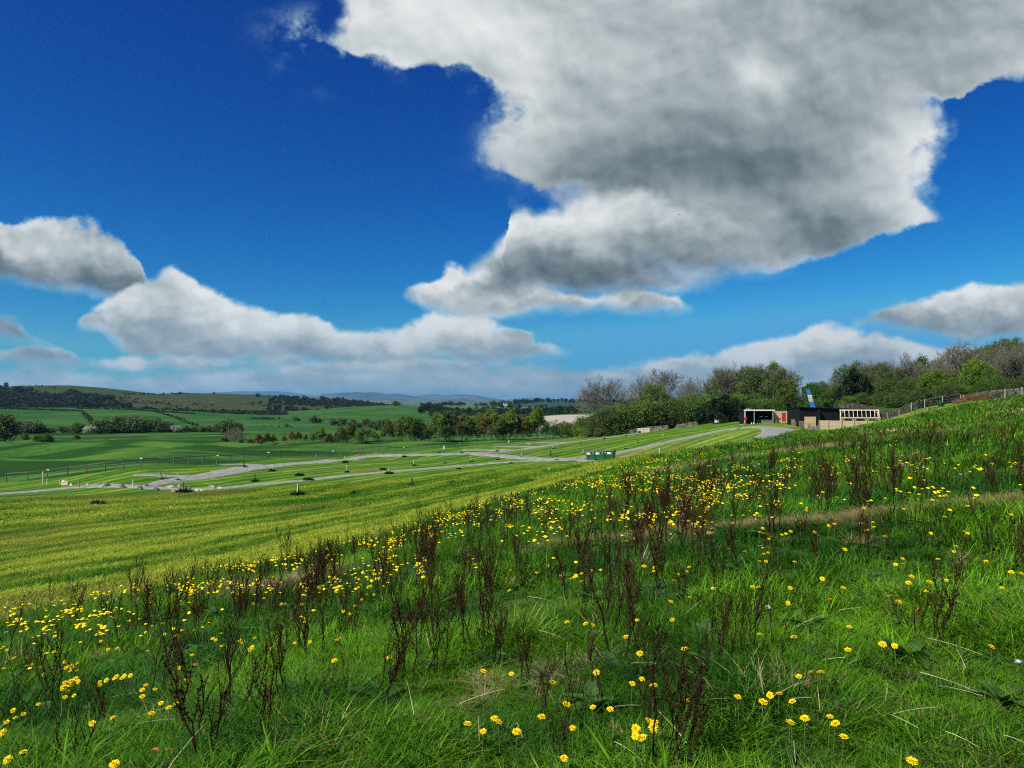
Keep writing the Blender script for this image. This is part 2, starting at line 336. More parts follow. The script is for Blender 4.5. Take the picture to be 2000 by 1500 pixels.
def at_many(px, py, ymin=1.2, ymax=400, steps=260):
    px = np.asarray(px, float); py = np.asarray(py, float)
    Y = np.geomspace(ymin, ymax, steps)
    X = (px[:, None]-1000)/F*Y; Z = (790-py[:, None])/F*Y
    d = Z-H(X, np.broadcast_to(Y, X.shape)); neg = d < 0; k = np.argmax(neg, 1); ok = neg.any(1) & (k > 0)
    k = np.maximum(k, 1); i = np.arange(len(px)); t = d[i, k-1]/(d[i, k-1]-d[i, k]); y = Y[k-1]+t*(Y[k]-Y[k-1])
    x = (px-1000)/F*y
    return np.stack([x, y, H(x, y)], 1), ok
def hz(x, y): return float(H(np.array([x]), np.array([y]))[0])
def on(px, Y):                    # ground point at a bearing and distance
    x = (px-1000)/F*Y; return Vector((x, Y, hz(x, Y)))
# ------------------------------------------------------------------ materials
def new_mat(name):
    m = bpy.data.materials.new(name); m.use_nodes = True; nt = m.node_tree; nt.nodes.clear()
    out = nt.nodes.new('ShaderNodeOutputMaterial'); return m, nt, out
class NB:
    def __init__(s, nt): s.nt = nt; s.N = nt.nodes; s.L = nt.links
    def n(s, t, **kw):
        x = s.N.new(t)
        for k, v in kw.items(): setattr(x, k, v)
        return x
    def put(s, sock, v):
        if isinstance(v, (int, float)): sock.default_value = v
        elif isinstance(v, tuple): sock.default_value = (*v, 1) if len(sock.default_value) == 4 and len(v) == 3 else v
        else: s.L.new(v, sock)
    def math(s, op, a, b=0.0, c=None, clamp=False):
        x = s.n('ShaderNodeMath', operation=op, use_clamp=clamp); s.put(x.inputs[0], a); s.put(x.inputs[1], b)
        if c is not None: s.put(x.inputs[2], c)
        return x.outputs[0]
    def mix(s, f, a, b, mode='MIX'):
        x = s.n('ShaderNodeMix', data_type='RGBA', blend_type=mode); s.put(x.inputs[0], f); s.put(x.inputs[6], a); s.put(x.inputs[7], b)
        return x.outputs[2]
    def sm(s, x, a, b, lo=0.0, hi=1.0):
        m = s.n('ShaderNodeMapRange', interpolation_type='SMOOTHSTEP'); s.put(m.inputs[0], x)
        for i, v in zip((1, 2, 3, 4), (a, b, lo, hi)): m.inputs[i].default_value = v
        return m.outputs[0]
    def noise(s, vec, scale, detail=3.0, rough=0.55, stretch=None, dist=0.0):
        if stretch:
            mp = s.n('ShaderNodeMapping'); s.L.new(vec, mp.inputs[0]); mp.inputs[3].default_value = stretch; vec = mp.outputs[0]
        x = s.n('ShaderNodeTexNoise'); s.L.new(vec, x.inputs['Vector'])
        x.inputs['Scale'].default_value = scale; x.inputs['Detail'].default_value = detail; x.inputs['Roughness'].default_value = rough
        x.inputs['Distortion'].default_value = dist
        return x.outputs[0]
    def attr(s, name, typ='GEOMETRY'):
        x = s.n('ShaderNodeAttribute', attribute_type=typ, attribute_name=name); return x
    def obj(s): return s.n('ShaderNodeTexCoord').outputs['Object']
    def geo(s): return s.n('ShaderNodeNewGeometry').outputs['Position']
    def bump(s, h, strength, dist):
        x = s.n('ShaderNodeBump'); x.inputs['Strength'].default_value = strength; x.inputs['Distance'].default_value = dist; s.L.new(h, x.inputs['Height'])
        return x.outputs[0]
    def bsdf(s, col, rough=0.8, spec=0.3, metal=0.0, normal=None):
        x = s.n('ShaderNodeBsdfPrincipled'); s.put(x.inputs['Base Color'], col); s.put(x.inputs['Roughness'], rough)
        x.inputs['Specular IOR Level'].default_value = spec; x.inputs['Metallic'].default_value = metal
        if normal is not None: s.L.new(normal, x.inputs['Normal'])
        return x.outputs[0]
def plain(name, c1, c2, scale=3.0, rough=0.8, spec=0.3, metal=0.0, bump=0.0, stretch=None, rnd=0.0, detail=4.0):
    """two mottled tones, a little bump, and a small change from object to object"""
    m, nt, out = new_mat(name); b = NB(nt); v = b.obj()
    n = b.noise(v, scale, detail, 0.6, stretch); f = b.sm(n, 0.32, 0.68)
    col = b.mix(f, c1, c2)
    if rnd:
        r = b.n('ShaderNodeObjectInfo').outputs['Random']
        col = b.mix(1.0, col, b.mix(r, (1-rnd,)*3, (1+rnd,)*3), 'MULTIPLY')
    nm = b.bump(n, bump, 0.02) if bump else None
    nt.links.new(b.bsdf(col, rough, spec, metal, nm), out.inputs[0]); return m
def leafy(name, c1, c2, scale=1.2, trans=0.3, rnd=0.15, fine=9.0):
    m, nt, out = new_mat(name); b = NB(nt); v = b.obj()
    f = b.sm(b.noise(v, scale, 3), 0.35, 0.65); col = b.mix(f, c1, c2)
    g = b.noise(v, fine, 2); col = b.mix(1.0, col, b.mix(g, (0.55,)*3, (1.45,)*3), 'MULTIPLY')
    r = b.n('ShaderNodeObjectInfo').outputs['Random']; col = b.mix(1.0, col, b.mix(r, (1-rnd,)*3, (1+rnd,)*3), 'MULTIPLY')
    t = b.n('ShaderNodeBsdfTranslucent'); b.put(t.inputs[0], col)
    ms = b.n('ShaderNodeMixShader'); ms.inputs[0].default_value = trans
    nt.links.new(b.bsdf(col, 0.65, 0.25), ms.inputs[1]); nt.links.new(t.outputs[0], ms.inputs[2]); nt.links.new(ms.outputs[0], out.inputs[0]); return m
def blade_mat(name, trans=0.30, rough=0.6):
    """grass: colour is carried by each tuft"""
    m, nt, out = new_mat(name); b = NB(nt)
    a = b.attr('col', 'INSTANCER'); g = b.noise(b.geo(), 14.0, 3); tone = b.attr('tone')
    col = b.mix(1.0, a.outputs['Color'], b.mix(g, (0.5,)*3, (1.5,)*3), 'MULTIPLY')
    col = b.mix(1.0, col, b.mix(tone.outputs['Fac'], (0.45, 0.5, 0.45), (1.5, 1.4, 1.3)), 'MULTIPLY')
    t = b.n('ShaderNodeBsdfTranslucent'); b.put(t.inputs[0], col)
    ms = b.n('ShaderNodeMixShader'); ms.inputs[0].default_value = trans
    nt.links.new(b.bsdf(col, rough, 0.12), ms.inputs[1]); nt.links.new(t.outputs[0], ms.inputs[2]); nt.links.new(ms.outputs[0], out.inputs[0]); return m
M_blade = blade_mat("grass_blade")
M_bark = plain("bark", (0.10,0.085,0.065), (0.20,0.18,0.14), 2.5, 0.9, 0.1, rnd=0.2)
M_barkpale = plain("pale_bark", (0.22,0.21,0.17), (0.36,0.35,0.30), 2.0, 0.9, 0.1, rnd=0.15)
M_twig = plain("twig", (0.085,0.08,0.06), (0.19,0.18,0.14), 1.0, 0.9, 0.1, rnd=0.2)
M_twigred = plain("red_twig", (0.10,0.065,0.03), (0.20,0.13,0.06), 1.0, 0.9, 0.1, rnd=0.2)
M_leafspring = leafy("spring_leaf", (0.075,0.15,0.014), (0.15,0.25,0.024), 0.35)
M_leafmid = leafy("mid_leaf", (0.04,0.095,0.012), (0.09,0.165,0.022), 0.35)
M_leafdark = leafy("dark_leaf", (0.006,0.016,0.004), (0.018,0.035,0.007), 0.4, 0.1)
M_leafolive = leafy("olive_leaf", (0.05,0.095,0.014), (0.12,0.15,0.026), 0.4)
M_leafrusset = leafy("russet_leaf", (0.11,0.10,0.018), (0.19,0.15,0.028), 0.5)
M_leafgreen = leafy("fresh_leaf", (0.02,0.09,0.015), (0.05,0.16,0.03), 0.5)
M_leaffar = leafy("far_leaf", (0.045,0.082,0.028), (0.11,0.15,0.055), 0.12, 0.15, 0.3, 1.0)
M_blossom = leafy("blossom", (0.35,0.38,0.25), (0.55,0.58,0.45), 1.2)
M_gorse = leafy("gorse", (0.06,0.045,0.015), (0.14,0.10,0.02), 0.1, 0.15, 0.3, 1.0)
M_woodnew = None

# ------------------------------------------------------------------ lines on the land
def P2(pts, **k):
    r = []
    for p in pts:
        q = at(*p, **k) if len(p) == 2 else on(p[0], p[2])
        r.append((q.x, q.y))
    return np.array(r)
def sdist(x, y, L):
    """signed distance to a polyline (positive on its left), and the run along it"""
    best = np.full(x.shape, 1e9); sg = np.ones(x.shape)
    for (x0, y0), (x1, y1) in zip(L[:-1], L[1:]):
        dx, dy = x1-x0, y1-y0; l2 = dx*dx+dy*dy; t = np.clip(((x-x0)*dx+(y-y0)*dy)/l2, 0, 1)
        ex, ey = x-(x0+t*dx), y-(y0+t*dy); d = np.hypot(ex, ey); cr = dx*(y-y0)-dy*(x-x0)
        m = d < best-1e-9; best = np.where(m, d, best); sg = np.where(m, np.where(cr >= 0, 1, -1), sg)
    return best*sg
def smooth_line(L, n):
    """Catmull-Rom through the points"""
    L = np.asarray(L, float); Q = np.vstack([2*L[0]-L[1], L, 2*L[-1]-L[-2]]); out = []
    for i in range(1, len(Q)-2):
        p0, p1, p2, p3 = Q[i-1:i+3]
        for t in np.linspace(0, 1, n, endpoint=False):
            out.append(0.5*((2*p1)+(-p0+p2)*t+(2*p0-5*p1+4*p2-p3)*t*t+(-p0+3*p1-3*p2+p3)*t**3))
    out.append(L[-1]); return np.array(out)
EDGE = P2([(0,1215),(105,1198),(175,1182),(245,1163),(350,1142),(455,1121),(560,1103),(630,1081),(730,1054),(850,1016),(950,990),(1050,962),(1100,947),(1150,930),(1190,918),(1240,906),(1290,893),(1360,881),(1420,873),(1480,861),(1526,853),(1556,844)])
EDGE = np.vstack([[(-60,-28),(-22,0),(-12.2,6.5)], EDGE, [tuple(on(1600,98).xy), tuple(on(1650,86).xy), tuple(on(1720,78).xy), tuple(on(1800,76).xy), tuple(on(1880,78).xy), tuple(on(2100,84).xy), (200,100)]])
EDGE = smooth_line(EDGE, 4)
FENCE_PX = [(12,942),(54,940),(96,934),(135,929),(172,924),(208,921),(243,919),(276,918),(308,916),(338,911),(368,907),(397,907),(423,905),(450,904),(475,903),(499,902),(522,900),(546,899),(568,896),(591,895),(611,893),(631,893),(650,892),(669,891),(688,890),(705,889),(722,888),(739,887),(755,884),(771,883),(786,882),(802,882),(815,881),(830,879),(843,878),(857,876),(870,876),(884,874),(896,873),(909,870),(921,871),(932,869),(943,868),(954,867),(966,866),(976,865),(987,864),(996,863),(1006,862.5),(1016,862),(1033,861),(1050,860),(1070,859)]
FEN = P2(FENCE_PX)
# even the fence out so that it runs straight, as built
_k = np.array([1, 2, 3, 2, 1.])/9
FENs = FEN.copy()
for _ in range(3):
    pad = np.vstack([FENs[:1]]*2+[FENs]+[FENs[-1:]]*2); sm_ = sum(_k[i]*pad[i:i+len(FENs)] for i in range(5)); sm_[:2] = FENs[:2]; sm_[-2:] = FENs[-2:]; FENs = sm_
FLINE = np.vstack([[(-300,150),(-120,104)], FENs[::4], [tuple(on(1120,250).xy), tuple(on(1180,235).xy), tuple(on(1300,238).xy), tuple(on(1420,215).xy), (120,210), (300,230)]])
PATHL = smooth_line(P2([(2150,978),(2000,986),(1880,992),(1700,1012),(1550,1026),(1400,1040),(1250,1050),(1080,1068)]), 5)
DRYL = P2([(1310,924),(1400,904),(1500,892),(1600,874),(1750,862)])

# ------------------------------------------------------------------ ground: one sheet to the horizon
def ground_mat():
    m, nt, out = new_mat("ground"); b = NB(nt); pos = b.geo()
    bd = b.attr('bd').outputs['Fac']; fd = b.attr('fd').outputs['Fac']; pd = b.attr('pd').outputs['Fac']
    n1 = b.noise(pos, 0.05, 5, 0.6); n2 = b.noise(pos, 0.6, 4, 0.65); n3 = b.noise(pos, 6.0, 5, 0.7); n4 = b.noise(pos, 0.012, 4, 0.6)
    nA = b.noise(pos, 0.22, 4, 0.6)
    # uncut meadow
    mead = b.mix(b.sm(n2, 0.35, 0.65), (0.018,0.052,0.008), (0.045,0.10,0.014))
    mead = b.mix(b.sm(nA, 0.56, 0.72), mead, (0.14,0.13,0.045))
    mead = b.mix(b.sm(pd, 0.34, 0.16), mead, b.mix(n3, (0.16,0.12,0.045), (0.34,0.27,0.12)))
    # mown field: swaths that follow the meadow's edge
    w = b.math('ADD', bd, b.math('MULTIPLY', b.math('SUBTRACT', nA, 0.5), 1.6))
    def swath(per, ph=0.0, nzs=0.0): return b.math('SINE', b.math('MULTIPLY', b.math('ADD', w, ph), 2*math.pi/per))
    fine = b.math('MULTIPLY', swath(1.15), b.sm(n1, 0.3, 0.6)); wide = swath(9.5, 1.0); mid = swath(2.9, 0.4)
    f = b.math('ADD', b.math('ADD', b.math('MULTIPLY', fine, 0.22), b.math('MULTIPLY', wide, 0.18)), b.math('MULTIPLY', mid, 0.26))
    f = b.math('ADD', b.math('ADD', f, 0.30), b.math('MULTIPLY', b.math('SUBTRACT', n3, 0.5), 0.9))
    f = b.math('ADD', f, b.math('MULTIPLY', b.math('SUBTRACT', n2, 0.5), 0.9))
    f = b.math('ADD', f, b.math('MULTIPLY', b.math('SUBTRACT', nA, 0.45), 0.9))
    near = b.sm(bd, 40, 6)                                  # yellower, drier cut by the edge
    f = b.math('ADD', f, b.math('MULTIPLY', near, 0.30), clamp=True)
    mown = b.mix(f, (0.020,0.095,0.004), (0.150,0.235,0.018))
    mown = b.mix(b.sm(f, 0.62, 1.0), mown, (0.22,0.26,0.05))
    mown = b.mix(b.math('MULTIPLY', b.sm(n1, 0.53, 0.66), 0.45), mown, (0.15,0.125,0.035))
    # pasture and the far fields
    past = b.mix(b.sm(n1, 0.35, 0.65), (0.022,0.085,0.010), (0.06,0.15,0.018))
    past = b.mix(b.math('MULTIPLY', b.sm(n2, 0.4, 0.7), 0.5), past, (0.09,0.17,0.03))
    past = b.mix(b.math('MULTIPLY', b.sm(n3, 0.45, 0.7), 0.4), past, (0.015,0.06,0.008))
    far = b.mix(b.sm(n4, 0.35, 0.62), (0.010,0.060,0.006), (0.035,0.095,0.018))
    far = b.mix(b.math('MULTIPLY', b.sm(n1, 0.4, 0.7), 0.35), far, (0.06,0.16,0.03))
    mpz = b.n('ShaderNodeMapping'); nt.links.new(pos, mpz.inputs[0]); mpz.inputs[2].default_value = (0, 0, R(34)); mpz.inputs[3].default_value = (0.022, 0.085, 0.02)
    st_ = b.n('ShaderNodeTexNoise'); nt.links.new(mpz.outputs[0], st_.inputs['Vector']); st_.inputs['Scale'].default_value = 1.0; st_.inputs['Detail'].default_value = 5
    past = b.mix(b.math('MULTIPLY', b.sm(st_.outputs[0], 0.46, 0.56), 0.85), past, (0.007,0.038,0.004))
    dy = b.n('ShaderNodeSeparateXYZ'); nt.links.new(pos, dy.inputs[0])
    past = b.mix(b.sm(dy.outputs[1], 420, 470), past, far)
    col = b.mix(b.sm(bd, -0.25, 0.15), mead, mown)
    col = b.mix(b.sm(b.math('ADD', fd, b.math('MULTIPLY', b.math('SUBTRACT', n2, 0.5), 2.0)), -0.6, 0.6), col, past)
    hgt = b.math('ADD', b.math('MULTIPLY', n3, 0.06), b.math('MULTIPLY', f, 0.05))
    nm = b.bump(b.math('ADD', hgt, b.math('MULTIPLY', n2, 0.15)), 0.8, 1.0)
    nt.links.new(b.bsdf(col, 0.9, 0.08, 0, nm), out.inputs[0]); return m
th = np.concatenate([np.linspace(-52, 52, 560), np.linspace(56, 304, 63)]); th = np.radians(90-th)
rr = np.concatenate([[0.02], np.geomspace(0.5, 1600, 420), np.geomspace(1750, 45000, 26)])
GX = rr[:, None]*np.cos(th)[None]; GY = rr[:, None]*np.sin(th)[None]
GZ = H(GX, GY)
# fields split by tone far off, kept as one smooth sheet
bd = sdist(GX, GY, EDGE); fd = sdist(GX, GY, FLINE)
pdv = np.abs(sdist(GX, GY, PATHL))
ground = grid_mesh("ground", np.stack([GX, GY, GZ], -1), ground_mat(), dict(bd=np.clip(bd, -80, 200), fd=np.clip(fd, -80, 80), pd=np.clip(pdv, 0, 5)), wrap=True)
tag(ground, kind="structure")

# ------------------------------------------------------------------ gravel tracks, raised a few centimetres
M_gravel = plain("gravel", (0.14,0.148,0.14), (0.29,0.30,0.28), 1.6, 0.95, 0.1, bump=0.8, detail=9.0)
M_track = M_gravel
def road(name, pts, widths, lift=0.05, k=6):
    L = smooth_line(pts, k); wd = np.interp(np.linspace(0, 1, len(L)), np.linspace(0, 1, len(widths)), widths)
    # even steps
    d = np.concatenate([[0], np.cumsum(np.hypot(*np.diff(L, axis=0).T))]); s = np.arange(0, d[-1], 0.8)
    X = np.interp(s, d, L[:, 0]); Y = np.interp(s, d, L[:, 1]); Wd = np.interp(s, d, wd)
    T = np.stack([np.gradient(X), np.gradient(Y)], 1); T /= np.linalg.norm(T, axis=1, keepdims=True)
    Nn = np.stack([-T[:, 1], T[:, 0]], 1); cs = np.array([-.5, -.47, -.3, -.12, 0, .12, .3, .47, .5]); zz = np.array([-.25, 1, 1.2, 1.5, 1.9, 1.5, 1.2, 1, -.25])
    jl = 0.28*vnoise(s, 0*s, 3.1)+0.15*vnoise(s, 0*s+7, 1.1); jr = 0.28*vnoise(s, 0*s+40, 3.4)+0.15*vnoise(s, 0*s+50, 1.2)
    W2 = cs[None]*Wd[:, None]+np.where(cs < 0, jl[:, None], jr[:, None])*(np.abs(cs)[None] > .4)
    px = X[:, None]+Nn[:, :1]*W2; py = Y[:, None]+Nn[:, 1:]*W2
    pz = H(px, py)+lift*zz[None]
    o = grid_mesh(name, np.stack([px, py, pz], -1), M_track); tag(o, kind="structure"); return L
RD1 = road("gravel_track", P2([(-150,978),(0,965),(80,959),(150,952),(215,949),(300,953),(380,955),(440,953),(520,945),(600,938),(700,927),(850,914),(960,905),(1040,900),(1100,899),(1140,897)]), [3.2,3.0,2.6,2.2,2.0,2.2,2.4,2.6,3.0,3.1,3.0])
RD2 = road("gravel_track", P2([(290,950),(340,939),(400,931),(480,916),(560,907),(640,901),(700,894),(800,889),(860,887.5),(930,885.5),(1000,880),(1060,872),(1120,863),(1180,855.5),(1225,850),(1250,846)]), [1.6,3.2,5,4.2,3.2,3.0,3.0,3.0,3.0,2.8,2.4], lift=0.06)
RD3 = road("gravel_track", P2([(930,886.5),(985,891),(1040,895.5),(1100,896.5),(1150,893),(1200,886),(1240,878),(1290,867),(1330,858),(1380,847),(1420,839),(1450,836)]), [3,3.4,3.6,3.4,3.2,3,2.6], lift=0.07)
RD4 = road("gravel_track", P2([(1450,836),(1480,834.5),(1510,836),(1524,840),(1526,847),(1505,858),(1480,868)]), [2.2,3,6,7,7,6,5], lift=0.07)
RD5 = road("gravel_track", P2([(1140,899),(1180,902),(1215,902)]), [2.4,1.2,.6], lift=0.05)
for pts in ([(425,909),(480,907),(520,911)], [(858,884),(900,884),(950,884.5)], [(905,879),(950,879),(1000,879)], [(965,873),(1010,872.5),(1050,873)], [(1030,865),(1080,865),(1130,862)], [(260,929),(310,929),(380,930)]):
    road("gravel_pitch", P2(pts), [1.2, 2.0, 2.8], lift=0.055)

# ------------------------------------------------------------------ hills
def hill_mat(name, c1, c2, c3, sc=0.004, patch=0.5, rockc=(0.12,0.09,0.06)):
    m, nt, out = new_mat(name); b = NB(nt); pos = b.geo()
    n1 = b.noise(pos, sc, 6, 0.6); n2 = b.noise(pos, sc*7, 6, 0.65); n3 = b.noise(pos, sc*30, 4, 0.6)
    col = b.mix(b.sm(n1, 0.38, 0.6), c1, c2); col = b.mix(b.math('MULTIPLY', b.sm(n2, patch, patch+0.08), 0.85), col, c3)
    col = b.mix(b.math('MULTIPLY', b.sm(n3, 0.5, 0.7), 0.4), col, rockc)
    nt.links.new(b.bsdf(col, 0.95, 0.05), out.inputs[0]); return m
def ridge(name, sky, Yc, Yf, foot, mat, rough=0.02, back=1.6, nx=420, ny=60, lump=0.12, seed=0):
    """a range of hills: crest line at distance Yc, foot at Yf, with its far side built too"""
    sky = np.array(sky, float); px = np.linspace(sky[0, 0], sky[-1, 0], nx)
    # smooth crest
    cr = np.interp(px, sky[:, 0], sky[:, 1]); kk = np.hanning(9); kk /= kk.sum(); cr = np.convolve(np.pad(cr, 4, 'edge'), kk, 'valid')
    cx = (px-1000)/F*Yc; ztop = (790-cr)/F*Yc; ft = foot if not callable(foot) else foot(px)
    t = np.concatenate([np.linspace(0, 1, ny), np.linspace(1, 2, 20)[1:]])
    Y = np.where(t <= 1, Yf+(Yc-Yf)*t, Yc+(t-1)*(back-1)*Yc)
    prof = np.where(t <= 1, ss(t, 0, 1)*0.65+0.35*t, 1-ss(t, 1, 2))
    XX = cx[None]+0*Y[:, None]; YY = Y[:, None]+0*XX
    env = np.sin(np.pi*np.clip(t, 0, 1))[:, None]
    amp = (ztop-ft)
    sc = (Yc-Yf)
    wv = vnoise(XX+seed*97, YY, sc*0.35)+0.5*vnoise(XX+seed*31, YY+50, sc*0.15)+0.25*vnoise(XX, YY+seed*11, sc*0.06)
    ZZ = ft+prof[:, None]*amp[None]+env*wv*lump*np.maximum(amp[None], 5)
    ZZ += 0.02*amp[None]*vnoise(XX, YY, sc*0.03)*np.clip(t*3, 0, 1)[:, None]
    o = grid_mesh(name, np.stack([XX, YY, ZZ], -1), mat); tag(o, kind="structure")
    def h(x, y):
        j = np.interp(x, XX[0], np.arange(nx)); i = np.interp(y, Y[:ny], np.arange(ny)); i0 = np.minimum(i.astype(int), ny-2); j0 = np.minimum(j.astype(int), nx-2)
        a = i-i0; c_ = j-j0
        return (ZZ[i0, j0]*(1-c_)+ZZ[i0, j0+1]*c_)*(1-a)+(ZZ[i0+1, j0]*(1-c_)+ZZ[i0+1, j0+1]*c_)*a
    return h
M_h1 = hill_mat("fell_grass", (0.024,0.056,0.014), (0.038,0.050,0.020), (0.045,0.035,0.018), 0.0028, 0.57)
HILL1 = [(-420,770),(-150,766),(0,765),(50,763),(80,756),(110,752.5),(140,753),(172,757),(187,761),(205,761),(232,764),(262,769),(300,771),(340,769),(365,767.5),(400,768.5),(450,769.5),(500,771),(545,773.5),(570,776.5),(600,777.5),(640,779),(665,780.5),(690,782),(720,785),(745,790),(800,798),(860,806)]
hill1 = ridge("fell", HILL1, 1700, 880, lambda p: np.interp(p, [-400, 250, 500, 700, 860], [-5, -7, -17, -22, -24]), M_h1, lump=0.10, seed=1)
M_h3 = hill_mat("cloud_shaded_hill", (0.018,0.05,0.03), (0.025,0.07,0.03), (0.012,0.028,0.022), 0.003, 0.5, (0.02,0.03,0.02))  # cloud shadow over the wooded hill is put into its darker colour
hill3 = ridge("wooded_hill", [(940,797),(980,791),(1010,787),(1040,784.5),(1065,784),(1080,783),(1110,785),(1180,786),(1280,784),(1400,783),(1600,780),(2000,775),(2300,778)], 2900, 1900, -26, M_h3, lump=0.1, seed=3)
M_h2 = hill_mat("rolling_fields", (0.05,0.11,0.035), (0.09,0.15,0.06), (0.03,0.06,0.025), 0.006, 0.58, (0.06,0.09,0.04))
hill2 = ridge("rolling_fields", [(640,800),(760,797),(800,794),(840,791.5),(880,790),(940,790.5),(990,793),(1050,795),(1120,799),(1300,803)], 1900, 1150, -24, M_h2, lump=0.16, seed=5)
M_mt = hill_mat("mountain", (0.035,0.055,0.06), (0.10,0.11,0.10), (0.02,0.035,0.04), 0.0004, 0.5, (0.06,0.07,0.07))
ridge("mountains", [(380,772),(430,767),(454,765),(474,763.6),(502,764.6),(546,764),(562,769),(590,773),(610,777),(640,778),(680,779),(800,776),(830,772),(844,769.6),(858,770),(866,775),(880,777),(1000,782),(1100,782),(1250,784),(1500,786)], 26000, 18000, -20, M_mt, lump=0.25, seed=7)
ridge("mountains", [(560,784),(610,778),(625,774),(646,772.5),(660,769),(672,768),(698,765.6),(715,767),(728,765.4),(742,768),(752,773),(766,769.5),(780,769),(796,772),(812,774),(845,776),(866,773),(878,770.5),(900,770),(925,771.5),(945,775),(960,777),(988,781),(1004,779),(1020,777),(1045,777.5),(1080,779),(1180,781),(1300,786)], 19000, 12500, -20, M_mt, lump=0.35, seed=9)
ridge("foothills", [(560,790),(640,783),(700,781),(770,778),(820,781),(900,779),(950,785),(1000,787),(1100,789)], 11500, 8000, -20, hill_mat("foothill", (0.05,0.08,0.06), (0.11,0.12,0.09), (0.03,0.05,0.045), 0.001, 0.5), lump=0.3, seed=12)
ridge("mountains", [(-420,772),(-120,764),(-20,760),(10,759.5),(40,763),(80,775),(160,784)], 12000, 8500, -20, M_mt, lump=0.2, seed=15)
# ------------------------------------------------------------------ trees
def rot_about(v, ax, a):
    return Matrix.Rotation(a, 3, ax) @ v
def skeleton(rng, h, levels, nb, spread, lean=0.0, trunk_r=0.03, forks=1, droop=0.0, start=0.22, up=0.35, minr=0.022, ratio=(0.45, 0.72)):
    """limbs as (points, radii, level)"""
    limbs = []
    def grow(p, d, L, r, lev):
        n = 6 if lev == 0 else 5 if lev == 1 else 4
        pts = [p.copy()]; q = p.copy(); dd = d.copy()
        for i in range(n-1):
            w = 0.10 if lev == 0 else 0.2
            dd = (dd+Vector(rng.normal(0, w, 3).tolist())+Vector((0, 0, up*0.18-droop*0.2*lev))).normalized()
            q = q+dd*L/(n-1); pts.append(q.copy())
        r1 = max(r*(0.35 if lev < levels else 0.4), minr*0.7)
        limbs.append((np.array([tuple(x) for x in pts]), np.linspace(max(r, minr), r1, n), lev))
        if lev >= levels: return
        k = nb[lev]
        for j in range(k):
            t = (start if lev == 0 else 0.25)+(1-(start if lev == 0 else 0.25))*((j+rng.random()*0.8)/k); t = min(t, 0.99)
            x = t*(n-1); i = min(int(x), n-2); pos = pts[i].lerp(pts[i+1], x-i)
            ax = (pts[i+1]-pts[i]).normalized()
            side = ax.orthogonal().normalized(); side = rot_about(side, ax, j*2.4+rng.random()*1.2)
            ang = spread[lev]*(0.75+0.5*rng.random())
            nd = (ax*math.cos(ang)+side*math.sin(ang)).normalized()
            grow(pos, nd, L*(ratio[0]+(ratio[1]-ratio[0])*(1-t)*1.0+0.1*rng.random()), max(r*(1-0.6*t)*0.55, minr), lev+1)
    for f in range(forks):
        a = rng.random()*6.28+f*6.28/forks; l = lean if forks == 1 else 0.22+0.12*rng.random()
        grow(Vector((0.12*h*0.02*math.cos(a)*(forks > 1), 0.12*h*0.02*math.sin(a)*(forks > 1), -0.15)), Vector((math.cos(a)*l, math.sin(a)*l, 1)).normalized(), h*0.62 if levels > 1 else h, h*trunk_r/(forks**0.5), 0)
    return limbs
def leaf_faces(rng, centres, per, spread, size, flat=0.5):
    """leaf-sized faces scattered about twigs; arrays of quads"""
    C = np.repeat(centres, per, 0); n = len(C)
    C = C+rng.normal(0, spread, (n, 3))
    a = rng.normal(0, 1, (n, 3)); a /= np.linalg.norm(a, axis=1, keepdims=True)
    b = np.cross(a, rng.normal(0, 1, (n, 3))); b /= np.linalg.norm(b, axis=1, keepdims=True)
    s = size*(0.6+0.8*rng.random((n, 1))); a = a*s; b = b*s*0.62
    return np.stack([C-a, C-b*0.9, C+a, C+b], 1)
def quads_obj(name, Q, mat, parent=None):
    me = bpy.data.meshes.new(name); n = len(Q)
    me.vertices.add(n*4); me.vertices.foreach_set("co", Q.reshape(-1).astype(np.float32))
    me.loops.add(n*4); me.loops.foreach_set("vertex_index", np.arange(n*4, dtype=np.int32))
    me.polygons.add(n); me.polygons.foreach_set("loop_start", np.arange(n, dtype=np.int32)*4); me.polygons.foreach_set("loop_total", np.full(n, 4, np.int32))
    me.update(calc_edges=True); me.materials.append(mat)
    o = bpy.data.objects.new(name, me); COL.objects.link(o)
    if parent: o.parent = parent
    return o
TREES = {}
def proto(kind, seed, h, levels, nb, spread, bark, leaf=None, per=0, lspread=0.3, lsize=0.2, top=0.0, tree='tree', twigs=True, twigmat=None, ivy=0, **kw):
    rng = np.random.default_rng(seed); limbs = skeleton(rng, h, levels, nb, spread, **kw)
    zmax = max(l[0][:, 2].max() for l in limbs); sc = h/zmax
    limbs = [(l[0]*sc, l[1], l[2]) for l in limbs]
    root = empty(tree)
    tr = MB(); cr = MB()
    for P, r, lev in limbs:
        (tr if lev <= 1 else cr).tube(P, r, 7 if lev == 0 else 4 if lev == 1 else 3, cap=False)
    tr.build('trunk', bark, root, smooth=True)
    if twigs and cr.n: cr.build('twigs', twigmat or bark, root)
    if leaf:
        tips = np.concatenate([l[0][1:] for l in limbs if l[2] >= max(1, levels-1)])
        tips = tips[tips[:, 2] > top*h]
        keep = np.array([vnoise(p[0]*1.0+seed*7, p[1]+p[2]*1.3, 2.2+h*0.06) for p in tips]) > -0.22
        tips = tips[keep] if keep.sum() > 20 else tips
        quads_obj('crown', leaf_faces(rng, tips, per, lspread, lsize), leaf, root)
    if ivy:
        P = np.concatenate([l[0] for l in limbs if l[2] <= 1]); P = P[P[:, 2] < 0.6*h]
        quads_obj('ivy', leaf_faces(rng, P, ivy, 0.55, 0.26), M_leafdark, root)
    TREES[kind] = root; root['h0'] = h; root['used'] = 0
    return root
